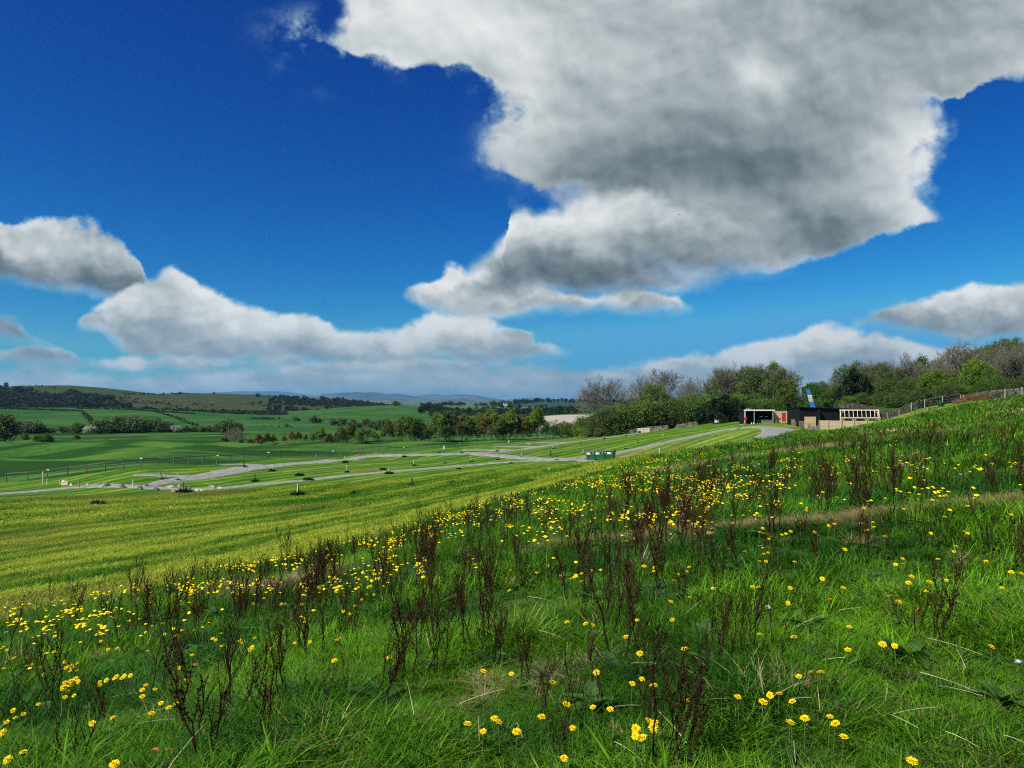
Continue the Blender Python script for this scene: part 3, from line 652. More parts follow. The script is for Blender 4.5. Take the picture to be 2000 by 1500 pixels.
# bare ashes and sycamores
for i, sd in enumerate((11, 12, 13)):
    proto(f'bare{i}', sd, 15, 4, (9, 7, 5, 4), (0.85, 0.7, 0.6, 0.6), M_bark, trunk_r=0.024, start=0.18, up=0.3, ratio=(0.5, 0.82), twigmat=M_twig, minr=0.033, tree='bare_tree')
proto('bare_ivy', 21, 16, 4, (9, 6, 5, 4), (0.8, 0.65, 0.6, 0.6), M_bark, trunk_r=0.023, up=0.3, ratio=(0.5, 0.8), twigmat=M_twig, minr=0.032, ivy=34, tree='bare_tree')
for i, (sd, lf) in enumerate(((31, M_leafolive), (32, M_leafspring), (33, M_leafmid))):
    proto(f'bud{i}', sd, 13, 4, (9, 7, 6, 3), (0.8, 0.7, 0.6, 0.6), M_bark, lf, per=3, lspread=0.25, lsize=0.15, trunk_r=0.02, start=0.1, up=0.4, twigmat=M_twig, tree='budding_tree')
for i, (sd, lf) in enumerate(((41, M_leafspring), (42, M_leafmid), (43, M_leafgreen))):
    proto(f'leafy{i}', sd, 10, 3, (13, 9, 6), (0.95, 0.8, 0.7), M_bark, lf, per=9, lspread=0.36, lsize=0.19, trunk_r=0.022, start=0.05, up=0.25, tree='leafy_tree')
for i, (sd, lf) in enumerate(((51, M_leafmid), (52, M_leafolive), (53, M_leafspring))):
    proto(f'shrub{i}', sd, 5, 2, (9, 7), (0.7, 0.7), M_twig, lf, per=11, lspread=0.32, lsize=0.115, trunk_r=0.022, start=0.08, up=0.2, forks=6, tree='shrub', ratio=(.5,.8))
proto('yew', 61, 8, 3, (10, 7, 4), (1.0, 0.8, 0.7), M_bark, M_leafdark, per=34, lspread=0.42, lsize=0.24, trunk_r=0.03, start=0.01, up=0.1, tree='evergreen_tree')
for i, (sd, lf, tw) in enumerate(((71, M_leafrusset, M_twigred), (72, M_leafspring, M_twig), (73, M_leafolive, M_twigred), (74, M_leafgreen, M_twig))):
    proto(f'young{i}', sd, 8, 3, (22, 6, 4), (0.65, 0.6, 0.6), M_barkpale if i in (1, 2) else M_bark, lf, per=4, lspread=0.24, lsize=0.15, trunk_r=0.012, start=0.03, up=0.6, twigmat=tw, tree='young_tree', ratio=(.22,.62))
for i, (sd, lf) in enumerate(((81, M_leaffar), (82, M_leafolive), (83, M_leafmid))):
    proto(f'far{i}', sd, 8, 2, (13, 8), (0.9, 0.8), M_bark, lf, per=10, lspread=0.6, lsize=0.34, trunk_r=0.03, start=0.05, up=0.2, tree='field_tree', twigs=True, ratio=(.5,.75))
proto('thorn', 85, 5, 2, (8, 8), (0.9, 0.8), M_bark, M_blossom, per=8, lspread=0.45, lsize=0.3, trunk_r=0.03, start=0.15, up=0.1, tree='hawthorn')
def plant(kind, loc, h, label, cat='tree', group=None, rz=None, wide=1.0, name=None):
    base = TREES[kind]; rng = random.Random(hash((round(loc[0], 1), round(loc[1], 1))) & 0xffff)
    o = base if not base['used'] else copy_tree(base)
    if base['used']:
        pass
    base['used'] = 1; o['used'] = 1
    s = h/base['h0']; o.location = loc; o.rotation_euler = (0, 0, rng.random()*6.28 if rz is None else rz); o.scale = (s*wide, s*wide, s)
    for k in ('label', 'category', 'group'):
        if k in o: del o[k]
    tag(o, label, cat, group); return o
def gp(px, py, Y=None):
    """ground under a thing whose foot shows at px, py (or at a known distance)"""
    return on(px, Y) if Y else at(px, py)
def ht(p, pytop):                  # height of a thing at p that reaches up to pytop
    return (790-pytop)/F*p.y-p.z
def tree_px(kind, px, Y, pytop, label, **k):
    p = on(px, Y); return plant(kind, p, max(ht(p, pytop), 1.0), label, **k)

# the wood along the right, from the lone ash to the edge of view
WOOD = [
 ('bare0',1178,222,724,"bare rounded ash standing alone at the left end of the wood",1.0,0.5),
 ('bare1',1258,232,728,"bare grey tree just right of the utility pole",0.85,None),
 ('bare2',1292,236,716,"tallest bare tree of the pair right of the utility pole",0.95,None),
 ('bud1',1272,214,750,"greening tree in front of the two bare trees by the utility pole",1.0,None),
 ('bare1',1348,228,731,"thin crooked bare tree in the low gap of the wood",0.7,None),
 ('bare2',1402,232,712,"bare tree rising over the dark evergreen beside the open shed",0.85,None),
 ('bare0',1437,236,699,"tall upright bare tree above the open shed",0.8,None),
 ('bud0',1500,226,703,"broad russet-topped budding tree above the shed with the red door",1.1,None),
 ('bare1',1527,240,706,"bare tree whose twigs reach past the right side of the russet crown",0.9,None),
 ('young2',1550,200,742,"slender brown tree with a pale trunk behind the wooden shed",1.2,None),
 ('leafy2',1584,214,748,"green tree behind the tip of the slanting blue panel",0.9,None),
 ('leafy1',1626,196,752,"rounded fresh green tree right of the slanting blue panel",1.1,None),
 ('bud2',1668,222,703,"pale budding tree at the crest of the slope right of the gap in the wood",1.0,None),
 ('yew',1668,190,722,"near-black evergreen between the fresh green tree and the wall",0.8,None),
 ('bud0',1705,212,706,"olive budding tree behind the stone wall above the barn",0.9,None),
 ('bare_ivy',1755,205,684,"ivy-clad tall tree with a bare top behind the stone wall",0.8,None),
 ('bud0',1728,200,712,"brownish budding tree left of the ivy-clad tree",0.8,None),
 ('leafy1',1805,222,694,"dark green topped tree between two bare trees behind the wall",0.75,None),
 ('bare2',1838,215,694,"low bare tree over the bright green bush behind the wall",0.8,None),
 ('leafy0',1822,178,722,"bright yellow-green bushy tree right behind the stone wall",1.0,None),
 ('bare0',1888,190,657,"large domed bare tree on the rise behind the wall",0.95,2.0),
 ('leafy0',1902,172,700,"yellow-green tree in front of the large domed bare tree",0.8,None),
 ('bare1',1940,196,668,"bare tree with a straight pale trunk between the domed tree and the frame's edge",0.8,None),
 ('bare_ivy',1972,178,664,"dense ivy-hung tree second from the right end of the wood",0.85,None),
 ('bare2',2003,184,655,"bare tree cut by the right edge of the photo",0.9,None),
 ('bud2',1770,186,738,"scrubby green-grey tree low behind the wall's dip",0.8,None),
 ('bud1',1938,168,716,"small leafing tree close behind the wall near the right end",0.8,None),
 ('bare1',2060,190,650,"bare tree beyond the right end of the wood",0.9,None),
]
for k, px, Y, top, lab, wd, rz in WOOD: tree_px(k, px, Y, top, lab, wide=wd, rz=rz, group="trees of the wood behind the wall and sheds")
ON = "first second third fourth fifth sixth seventh eighth ninth tenth eleventh twelfth thirteenth fourteenth fifteenth sixteenth seventeenth eighteenth nineteenth twentieth".split()
def ordn(i, n, L, Rr):
    if i < n-i: return f"{ON[i] if i < 20 else str(i+1)+'th'} from its {L} end"
    return f"{ON[n-1-i] if n-1-i < 20 else str(n-i)+'th'} from its {Rr} end"
# hedge of shrubs in front of the wood
rng = np.random.default_rng(77)
HS = [(1150,215,806,2),(1166,208,800,1),(1186,205,790,1),(1207,210,786,2),(1228,204,784,1),(1250,206,780,0),(1272,203,775,1),(1293,207,776,0),(1316,204,773,1),(1337,208,776,1),(1357,202,774,0),(1378,206,778,1),(1395,203,776,0),(1300,218,768,0),(1345,220,766,2),(1240,220,776,0),(1385,216,765,2),(1420,206,770,0),(1455,200,773,0),(1487,202,770,2),(1515,200,772,0),(1545,204,775,0),(1590,190,770,0),(1610,200,765,0),(1437,215,760,2),(1475,214,758,0),(1530,212,762,2)]
HN = ["olive","deep green","yellow-green"]; HM = {0:'shrub0',1:'shrub1',2:'shrub2'}
for i, (px, Y, top, k) in enumerate(HS):
    top_ = top+(8 if px < 1400 else 10)
    if px < 1400: where = f"in the hedge over the stone wall, {['first','second','third','fourth','fifth','sixth','seventh','eighth','ninth','tenth','eleventh','twelfth','thirteenth','fourteenth','fifteenth','sixteenth','seventeenth'][sorted([h[0] for h in HS if h[0]<1400]).index(px)]} from its left end"
    else: where = {1420:"right behind the near-black evergreen",1455:"behind the left post of the open shed",1487:"behind the roof of the open shed",1515:"behind the gap between the two sheds",1545:"behind the red door of the shed",1590:"behind the foot of the slanting blue panel",1610:"behind the black barn's roof",1437:"above the red fire point",1475:"over the middle of the open shed",1530:"over the left end of the wooden shed"}[px]
    tree_px(HM[k], px, Y, top_, f"{HN[1] if k==0 else HN[0] if k==1 else HN[2]} shrub {where}", cat='shrub', group="shrubs before the wood", wide=1.25)
tree_px('yew', 1412, 186, 772, "big near-black evergreen beside the open-fronted shed", cat='evergreen tree', wide=1.15)
tree_px('yew', 1437, 190, 780, "smaller near-black evergreen touching the open shed's left post", cat='evergreen tree', wide=1.0)
tree_px('yew', 1384, 194, 786, "low near-black evergreen at the right end of the stone wall", cat='evergreen tree', wide=1.0)
tree_px('leafy0', 1098, 262, 823, "round bright green bush before the pale field at the hedge's left end", cat='bush', wide=1.2)
tree_px('young3', 1078, 255, 820, "fresh green young tree beside the round bush at the pale field", wide=1.6)
tree_px('shrub1', 1118, 250, 826, "brownish shrub between the round green bush and the hedge", cat='shrub', wide=1.2)

US = [(1640,186,772,0),(1660,182,765,2),(1684,184,758,0),(1706,182,764,1),(1726,176,756,0),(1746,170,760,1),(1766,166,752,0),(1786,162,756,1),(1800,165,748,0),(1846,166,742,1),(1862,168,738,0),(1878,166,744,2),(1918,166,738,0),(1934,170,730,1),(1950,166,736,0),(1966,168,728,1),(1984,166,734,0),(2002,168,724,1),(2022,168,726,0),(1700,200,738,1),(1740,195,732,0),(1780,190,728,1),(1815,195,732,0),(1860,185,716,1),(1925,190,708,0),(1960,190,702,1),(1995,190,698,0),(1650,205,745,1),(2040,170,720,1)]
for i, (px, Y, top, k) in enumerate(US):
    tree_px(HM[k], px, Y, top+9, f"scrub bush of the undergrowth behind the right-hand stone wall, {ordn(sorted(US).index((px, Y, top, k)), len(US), 'left', 'right')}", cat='shrub', group="undergrowth bushes behind the right wall", wide=1.15)
US2 = [(1690,215,700,'bare1'),(1715,225,704,'bare2'),(1775,215,700,'bare0'),(1855,215,690,'bare2'),(1912,205,672,'bare1'),(1925,200,664,'bud0'),(1955,210,662,'bare0'),(1985,200,658,'bud1'),(1480,238,708,'bare2'),(1462,232,716,'bud0'),(1418,236,722,'bud1'),(1610,225,742,'bud0'),(1640,230,726,'bare1')]
for i, (px, Y, top, k) in enumerate(US2):
    tree_px(k, px, Y, top, f"filler tree deeper in the wood, {ordn(sorted(US2).index((px, Y, top, k)), len(US2), 'left', 'right')}".replace('filler', 'thin grey' if 'bare' in k else 'greening'), group="trees deep in the wood", wide=.95)

# the row of young trees beyond the fence
YR = [(456,235,831,'bare1',"spreading bare grey tree at the left end of the young row"),(438,236,852,'young0',0),(470,238,858,'young0',0),(488,240,856,'young0',0),(506,242,848,'young0',0),(520,244,845,'young2',0),(535,246,849,'young0',0),(556,247,851,'young0',0),(572,248,843,'young0',0),(582,252,844,'young2',0),(597,250,848,'young1',0),(612,254,843,'young3',0),(628,252,834,'young1',0),(642,256,847,'young2',0),(655,257,844,'young2',0),(672,254,833,'young2',0),(684,262,826,'young2',0),(700,258,838,'young1',0),(716,263,829,'young3',0),(732,262,842,'young1',0),(748,266,840,'young1',0),(762,263,820,'young2',0),(778,268,824,'young0',0),(786,264,813,'young1',0),(804,272,812,'young1',0),(822,270,818,'young2',0),(838,276,823,'young1',0),(856,272,806,'young1',0),(872,278,812,'young0',0),(886,274,803,'young2',0),(902,282,808,'young0',0),(918,280,812,'young2',0),(932,286,806,'young1',0),(946,284,812,'young0',0),(960,288,798,'young1',0),(974,284,816,'young2',0),(988,290,806,'young0',0),(996,286,800,'young1',0),(1008,292,812,'young3',0),(1022,288,812,'young0',0),(1036,296,814,'young0',0),(1050,290,797,'young1',0),(1066,294,826,'young0',0)]
srt = sorted(YR); clr = {'young0':'russet','young1':'yellow-green','young2':'olive','young3':'fresh green'}
for px, Y, top, k, lab in YR:
    i = srt.index((px, Y, top, k, lab))
    tree_px(k, px, Y, top, lab or f"{clr[k]} young tree in the row beyond the fence, {ordn(i, len(srt), 'left', 'right')}", group="young trees beyond the fence", wide=1.05)
rng = np.random.default_rng(4)
# trees and bushes of the valley
VT = [(88,185,846,'leafy1',"round dark green bush alone in the left pasture",'bush',1.25),(150,255,849,'far1',"small brown bare bush in the middle of the left pasture",'bush',1.1),(206,252,855,'leafy0',"low green bush right of the brown bare bush in the pasture",'bush',1.4),(50,270,847,'far1',"small thorn bush beside the low bank left of the dark green bush",'bush',.8),
 (8,300,812,'far1',"tall brownish tree at the left edge of the valley hedge",'tree',1.1),(448,400,821,'far0',"large round-topped tree at the right end of the valley hedge",'tree',1.3),(463,398,826,'far1',"bare-crowned tree touching the large round-topped hedge tree",'tree',1.0)]
for px, Y, top, k, lab, cat, wd in VT: tree_px(k, px, Y, top, lab, cat=cat, wide=wd)
HV = [(26,425,824),(44,425,823),(58,428,827),(68,425,822),(82,428,832),(104,430,836),(122,430,833),(140,432,831),(152,428,826),(163,432,829),(192,430,822),(206,430,820),(221,432,816),(236,430,814),(250,433,817),(263,430,815),(277,432,817),(290,430,821),(305,432,819),(319,430,824),(333,433,826),(362,430,832),(378,432,834),(395,430,833),(410,432,832),(424,430,829),(436,431,825)]
for i, (px, Y, top) in enumerate(HV):
    tree_px(('far0','far1','far2','bud0')[(i*7) % 3], px, Y, top, f"dark bushy tree in the hedge across the valley, {ordn(i, len(HV), 'left', 'right')}", group="trees of the hedge across the valley", wide=1.5)
tree_px('thorn', 177, 424, 833.5, "white blossoming hawthorn in the valley hedge, nearer the left edge", cat='hawthorn', wide=1.5)
tree_px('thorn', 344, 424, 832.5, "white blossoming hawthorn in the valley hedge, nearer the middle of the photo", cat='hawthorn', wide=1.4)
MV = [(515,520,832),(531,520,831),(545,520,833),(560,522,827),(568,520,835),(545,700,814),(577,640,813),(585,640,818),(600,640,822),(612,600,812),(622,600,817),(632,640,820),(652,560,818),(667,560,817),(690,560,819),(700,520,826),(716,560,818),(728,520,822),(742,540,820),(756,560,818),(735,480,828),(770,520,824),(790,520,822),(812,540,822)]
for i, (px, Y, top) in enumerate(MV):
    tree_px(('far0','far2','far1')[(i*5) % 3], px, Y, top, f"grey-green field tree behind the young row, {ordn(i, len(MV), 'left', 'right')}", group="field trees in the middle of the valley", wide=1.35)
tree_px('far2', 774, 1000, 783, "lone flat-topped tree on the crest of the green knoll", wide=1.7)
for i, (px, top) in enumerate(((31,763),(52,762),(245,762.5),(258,765),(262,766),(320,768),(352,767),(418,766.5))):
    p = Vector(((px-1000)/F*1690, 1690, 0)); p.z = float(hill1(np.array([p.x]), np.array([1690.]))[0])-1
    plant('far0', p, 4.5, f"tiny dark tree on the skyline of the fell, {ordn(i, 8, 'left', 'right')}", group="trees on the skyline of the fell", wide=1.2)
# ------------------------------------------------------------------ scatter: one object each for what nobody could count
def blades(name, n, radius, hlo, hhi, wid, lean, seed, segs=3, bend=0.5, mat=None, bunch=False):
    rng = np.random.default_rng(seed); m, nt, = None, None
    r = radius*np.sqrt(rng.random(n)); a = rng.random(n)*2*np.pi; base = np.stack([r*np.cos(a), r*np.sin(a), np.full(n, -0.02)], 1)
    if bunch: base[:, :2] *= 0.25
    h = hlo+(hhi-hlo)*rng.random(n)**1.3; az = a+rng.normal(0, 0.6, n) if bunch else rng.random(n)*2*np.pi
    out = np.stack([np.cos(az), np.sin(az), 0*az], 1); ln = lean*(0.3+rng.random(n)); side = np.stack([-np.sin(az+rng.normal(0, .5, n)), np.cos(az), 0*az], 1)
    w = wid*(0.6+0.8*rng.random(n)); V = np.zeros((n, segs*2+1, 3)); tone = np.repeat(rng.random(n)[:, None], segs*2+1, 1)
    for k in range(segs+1):
        t = k/segs; p = base+out*(h*(ln*t+bend*t*t*ln))[:, None]; p[:, 2] += h*(t-0.35*ln*bend*t*t)
        ww = (w*(1-t**1.5))[:, None]*0.5
        if k < segs: V[:, 2*k] = p-side*ww; V[:, 2*k+1] = p+side*ww
        else: V[:, 2*k] = p
    idx = np.arange(n)[:, None]*(segs*2+1)
    q = [np.concatenate([idx+2*k, idx+2*k+1, idx+2*k+3, idx+2*k+2], 1) for k in range(segs-1)]
    q = np.stack(q, 1).reshape(-1, 4); t3 = np.concatenate([idx+2*segs-2, idx+2*segs-1, idx+2*segs], 1)
    me = bpy.data.meshes.new(name); me.vertices.add(V.size//3); me.vertices.foreach_set("co", V.reshape(-1).astype(np.float32))
    me.loops.add(q.size+t3.size); me.loops.foreach_set("vertex_index", np.concatenate([q.ravel(), t3.ravel()]).astype(np.int32))
    me.polygons.add(len(q)+len(t3)); me.polygons.foreach_set("loop_start", np.concatenate([np.arange(len(q))*4, len(q)*4+np.arange(len(t3))*3]).astype(np.int32))
    me.polygons.foreach_set("loop_total", np.concatenate([np.full(len(q), 4), np.full(len(t3), 3)]).astype(np.int32)); me.update(calc_edges=True)
    at_ = me.attributes.new('tone', 'FLOAT', 'POINT'); at_.data.foreach_set("value", tone.ravel().astype(np.float32))
    me.materials.append(mat or M_blade); return me
def scatter(name, protos, pos, rot, scl, idx, col, label=None, cat=None, kind="stuff"):
    """one object: a cloud of points that carries tufts"""
    n = len(pos); me = bpy.data.meshes.new(name); me.vertices.add(n); me.vertices.foreach_set("co", pos.astype(np.float32).ravel())
    for nm, ty, dat, key in (('rot', 'FLOAT_VECTOR', rot, 'vector'), ('scl', 'FLOAT_VECTOR', scl, 'vector'), ('idx', 'INT', idx, 'value')):
        a = me.attributes.new(nm, ty, 'POINT'); a.data.foreach_set(key, np.asarray(dat, np.int32 if ty == 'INT' else np.float32).ravel())
    a = me.attributes.new('col', 'FLOAT_COLOR', 'POINT'); a.data.foreach_set('color', np.concatenate([col, np.ones((n, 1))], 1).astype(np.float32).ravel())
    o = bpy.data.objects.new(name, me); COL.objects.link(o)
    ng = bpy.data.node_groups.new(name, 'GeometryNodeTree')
    ng.interface.new_socket('Geometry', in_out='INPUT', socket_type='NodeSocketGeometry'); ng.interface.new_socket('Geometry', in_out='OUTPUT', socket_type='NodeSocketGeometry')
    N = ng.nodes; L = ng.links; gi = N.new('NodeGroupInput'); go = N.new('NodeGroupOutput'); ip = N.new('GeometryNodeInstanceOnPoints')
    g2 = N.new('GeometryNodeGeometryToInstance')
    pc = bpy.data.collections.new(name+"_kinds")
    for i, pm in enumerate(protos):
        po = bpy.data.objects.new(f"{name}_kind_{i:02d}", pm); pc.objects.link(po)
    ci = N.new('GeometryNodeCollectionInfo'); ci.inputs['Collection'].default_value = pc; ci.inputs['Separate Children'].default_value = True; ci.inputs['Reset Children'].default_value = True
    def na(nm, ty):
        x = N.new('GeometryNodeInputNamedAttribute'); x.data_type = ty; x.inputs['Name'].default_value = nm; return x.outputs['Attribute']
    L.new(gi.outputs[0], ip.inputs['Points']); L.new(ci.outputs[0], ip.inputs['Instance']); ip.inputs['Pick Instance'].default_value = True
    L.new(na('idx', 'INT'), ip.inputs['Instance Index'])
    er = N.new('FunctionNodeEulerToRotation'); L.new(na('rot', 'FLOAT_VECTOR'), er.inputs[0]); L.new(er.outputs[0], ip.inputs['Rotation'])
    L.new(na('scl', 'FLOAT_VECTOR'), ip.inputs['Scale']); L.new(ip.outputs[0], go.inputs[0])
    md = o.modifiers.new('scatter', 'NODES'); md.node_group = ng
    tag(o, label, cat, None, kind); return o
def field_pts(rng, n, r0, r1, half=40, back=False):
    """even scatter over a sector of ground seen from the path"""
    r = np.sqrt(r0**2+(r1**2-r0**2)*rng.random(n)); a = R(90)+R(half)*(2*rng.random(n)-1)
    return r*np.cos(a), r*np.sin(a)
def surf(x, y):
    z = H(x, y); e = 0.25; return z, (H(x+e, y)-z)/e, (H(x, y+e)-z)/e
def lay(name, protos, x, y, smin, smax, colf, rng, tilt=0.12, pick=None, sink=0.0, sxy=None):
    z = H(x, y); n = len(x); s = smin+(smax-smin)*rng.random(n)
    if callable(sxy): s = s*sxy(x, y)
    rot = np.stack([rng.normal(0, tilt, n), rng.normal(0, tilt, n), rng.random(n)*6.283], 1)
    idx = rng.integers(0, len(protos), n) if pick is None else pick
    return scatter(name, protos, np.stack([x, y, z-sink], 1), rot, np.stack([s, s, s*(0.75+0.5*rng.random(n))], 1), idx, colf(x, y, n))
def c3(a, b, t): return np.array(a)[None]*(1-t[:, None])+np.array(b)[None]*t[:, None]
def meadow_col(rng):
    def f(x, y, n):
        g = np.clip(0.5+1.1*vnoise(x+3, y, 1.3)+0.5*vnoise(x, y+8, 0.5)+rng.normal(0, .15, n), 0, 1)
        c_ = c3((0.012,0.072,0.004), (0.125,0.300,0.012), g)
        b_ = (vnoise(x-20, y+5, 2.3) > 0.2)[:, None]; c_ = np.where(b_, c_*np.array([0.7, 0.88, 1.6]), c_)
        dry = np.clip((vnoise(x+50, y-11, 4.2)+0.35*vnoise(x, y, 0.9)-0.38)*6, 0, 1)
        dd = np.minimum(np.abs(sdist(x, y, DRYL))/np.maximum(1.0, np.hypot(x, y)*0.05), 3); dry = np.maximum(dry, np.clip(1.15-dd, 0, 1)*(rng.random(n) < 0.8))
        dry = np.maximum(dry, (rng.random(n) < 0.02)*0.9)
        return c_*(1-dry[:, None])+c3((0.20,0.17,0.07), (0.42,0.36,0.19), rng.random(n))*dry[:, None]
    return f
rng = np.random.default_rng(101)
def cull(x, y, side=-1, lo=0.0, edge=None, path=True):
    d = sdist(x, y, EDGE if edge is None else edge); k = (d*side > lo)
    if path: k &= np.abs(sdist(x, y, PATHL)) > 0.20+0.12*rng.random(len(x))
    return x[k], y[k]
A = [blades("near_tuft", 84, 0.10, 0.03, 0.105, 0.0062, 0.65, s, segs=3, bend=0.9) for s in (1, 2, 3)]+[blades("near_tuft", 46, 0.09, 0.05, 0.15, 0.0070, 0.85, s, segs=4, bend=1.2) for s in (4, 5)]
x, y = field_pts(rng, 9500, 0.7, 6.0, 58); x, y = cull(x, y, lo=-0.02)
lay("grass", A, x, y, 0.7, 1.2, meadow_col(rng), rng, sxy=lambda x, y: 1+1.2*vnoise(x, y, 0.6))
B = [blades("tuft", 70, 0.19, 0.045, 0.15, 0.0085, 0.5, s, segs=3, bend=0.9) for s in (11, 12, 13)]+[blades("tuft", 50, 0.16, 0.07, 0.20, 0.010, 0.7, s, segs=3, bend=1.2) for s in (14, 15)]
x, y = field_pts(rng, 8500, 5.6, 15, 46); x, y = cull(x, y, lo=-0.02)
lay("grass", B, x, y, 0.7, 1.2, meadow_col(rng), rng, sxy=lambda x, y: 1+1.2*vnoise(x, y, 0.9))
C_ = [blades("wide_tuft", 95, 0.48, 0.05, 0.17, 0.020, 0.5, s, segs=2, bend=0.9) for s in (21, 22, 23, 24)]
x, y = field_pts(rng, 16000, 14, 42, 40); x, y = cull(x, y, lo=0.1)
lay("grass", C_, x, y, 0.7, 1.25, meadow_col(rng), rng, sxy=lambda x, y: 1+0.6*vnoise(x, y, 2.5))
D_ = [blades("far_tuft", 110, 1.3, 0.07, 0.22, 0.05, 0.5, s, segs=2, bend=0.9) for s in (31, 32, 33)]
x, y = field_pts(rng, 16000, 41, 125, 38); x, y = cull(x, y, lo=0.5, path=False)
lay("grass", D_, x, y, 0.7, 1.2, meadow_col(rng), rng, sxy=lambda x, y: 1+0.5*vnoise(x, y, 6))
# tussocks: long drooping blades
T_ = [blades("tussock", 130, 0.17, 0.10, 0.22, 0.0055, 1.0, s, segs=5, bend=1.1, bunch=True) for s in (41, 42)]
x, y = field_pts(rng, 260, 1.6, 12, 48); x, y = cull(x, y, lo=0.1)
lay("grass", T_, x, y, 0.55, 1.0, lambda x, y, n: c3((0.012,0.05,0.012), (0.05,0.13,0.03), rng.random(n)), rng)
# bleached thatch: flattened dead blades
H_ = [blades("thatch", 150, 0.15, 0.04, 0.12, 0.0050, 2.4, s, segs=4, bend=0.5) for s in (51, 52)]
tp = np.array([(1105,1200,0),(1130,1190,0),(1150,1185,0),(1085,1340,0),(1110,1315,0),(1065,1330,0),(1125,1300,0),(300,1300,0),(310,1298,0),(575,1465,0),(600,1480,0),(1930,1385,0),(1960,1490,0),(1590,1385,0),(1820,1310,0),(1870,1030,0),(1900,1045,0),(760,1430,0),(925,1370,0),(890,1250,0),(1690,1060,0),(980,1330,0)], float)
Pt, ok = at_many(tp[:, 0], tp[:, 1]); Pt = Pt[ok]; Pt = np.concatenate([Pt+rng.normal(0, [0.09, 0.09, 0], Pt.shape) for _ in range(4)])
lay("dry_grass", H_, Pt[:, 0], Pt[:, 1], 0.35, 0.75, lambda x, y, n: c3((0.22,0.17,0.08), (0.46,0.38,0.22), rng.random(n)), rng)
# straw on the trodden path and its ragged sides
s_ = rng.random(4200)*(len(PATHL)-1); i_ = s_.astype(int); f_ = (s_-i_)[:, None]; pq = PATHL[i_]*(1-f_)+PATHL[np.minimum(i_+1, len(PATHL)-1)]*f_+rng.normal(0, 0.16, (4200, 2))
lay("dry_grass", H_, pq[:, 0], pq[:, 1], 0.4, 0.8, lambda x, y, n: np.where((rng.random(n) < .2)[:, None], c3((0.05,0.11,0.02), (0.10,0.17,0.03), rng.random(n)), c3((0.24,0.18,0.08), (0.52,0.42,0.22), rng.random(n))), rng)
# mown sward
MW = [blades("mown", 420, 0.62, 0.025, 0.07, 0.012, 0.9, s, segs=2, bend=0.6) for s in (61, 62, 63)]
def mown_col(x, y, n):
    d = sdist(x, y, EDGE)+1.2*vnoise(x, y, 4.5); g = 0.34+0.24*np.sin(d*2*np.pi/1.15)+0.30*np.sin((d+.4)*2*np.pi/2.9)+0.26*np.sin((d+1)*2*np.pi/9.5)+0.6*vnoise(x, y, 14)+0.3*vnoise(x, y, 2.0)+0.22*np.clip(1-d/25, 0, 1)+rng.normal(0, .10, n)
    c_ = c3((0.032,0.145,0.006), (0.36,0.44,0.045), np.clip(g, 0, 1)); br = np.clip((vnoise(x+31, y+7, 9)-0.16)*4, 0, .4)[:, None]
    return c_*(1-br)+np.array([0.17,0.14,0.05])*br
x, y = field_pts(rng, 26000, 8, 46, 44); x, y = cull(x, y, side=1, lo=0.0, path=False); k = x < 12; x, y = x[k], y[k]
lay("mown_grass", MW, x, y, 0.8, 1.2, mown_col, rng, tilt=0.03)
MW2 = [blades("mown_wide", 380, 1.5, 0.03, 0.085, 0.035, 0.9, s, segs=2, bend=0.6) for s in (64, 65)]
x, y = field_pts(rng, 12000, 45, 85, 42); x, y = cull(x, y, side=1, lo=0.6, path=False); k = x < 16; x, y = x[k], y[k]
rdl = np.minimum(np.abs(sdist(x, y, RD1)), np.abs(sdist(x, y, RD2))); k = rdl > 3.6; x, y = x[k], y[k]
lay("mown_grass", MW2, x, y, 0.8, 1.2, mown_col, rng, tilt=0.03)
# broad weeds between the grass
def leaf_rosette(name, n, L, w, seed, flat, wavy=0.06):
    rng = np.random.default_rng(seed); mb = MB(); tn = []
    for j in range(n):
        az = j*2.4+rng.random(); el = flat+rng.normal(0, .25); Lj = L*(0.6+0.6*rng.random()); wj = w*(0.7+0.5*rng.random()); d = np.array([math.cos(az), math.sin(az), 0]); sd = np.array([-d[1], d[0], 0])
        vs = []; K = 7
        for k in range(K+1):
            t = k/K; c_ = d*Lj*t*math.cos(el)+np.array([0, 0, Lj*(math.sin(el)*t-0.55*t*t*math.cos(el)*0.7)]); ww = wj*math.sin(math.pi*min(1, t*0.92+0.06))**0.8*(1+wavy*2*math.sin(9*t+j))*0.5
            vs += [c_-sd*ww+np.array([0, 0, ww*.35]), c_-np.array([0, 0, ww*.12]), c_+sd*ww+np.array([0, 0, ww*.35])]
        mb.add(vs, [(3*k, 3*k+1, 3*k+4, 3*k+3) for k in range(K)]+[(3*k+1, 3*k+2, 3*k+5, 3*k+4) for k in range(K)])
    return mb
WEED = leafy("broad_leaf", (0.022,0.075,0.012), (0.055,0.14,0.022), 20.0, 0.25, 0.2, 60.0)
def mesh_of(mb, name, mat):
    o = mb.build(name, mat, smooth=True); me = o.data; bpy.data.objects.remove(o); return me
RO = [mesh_of(leaf_rosette("rosette", 8, 0.24, 0.075, s, 0.5), "rosette", WEED) for s in (1, 2)]+[mesh_of(leaf_rosette("rosette", 11, 0.14, 0.035, s, 0.25, 0.15), "rosette", WEED) for s in (3, 4, 5)]
x, y = field_pts(rng, 900, 1.5, 12, 52); x, y = cull(x, y, lo=0.1)
lay("undergrowth", RO, x, y, 0.6, 1.15, lambda x, y, n: np.ones((n, 3)), rng, pick=rng.choice(5, len(x), p=[.07,.07,.28,.29,.29]))
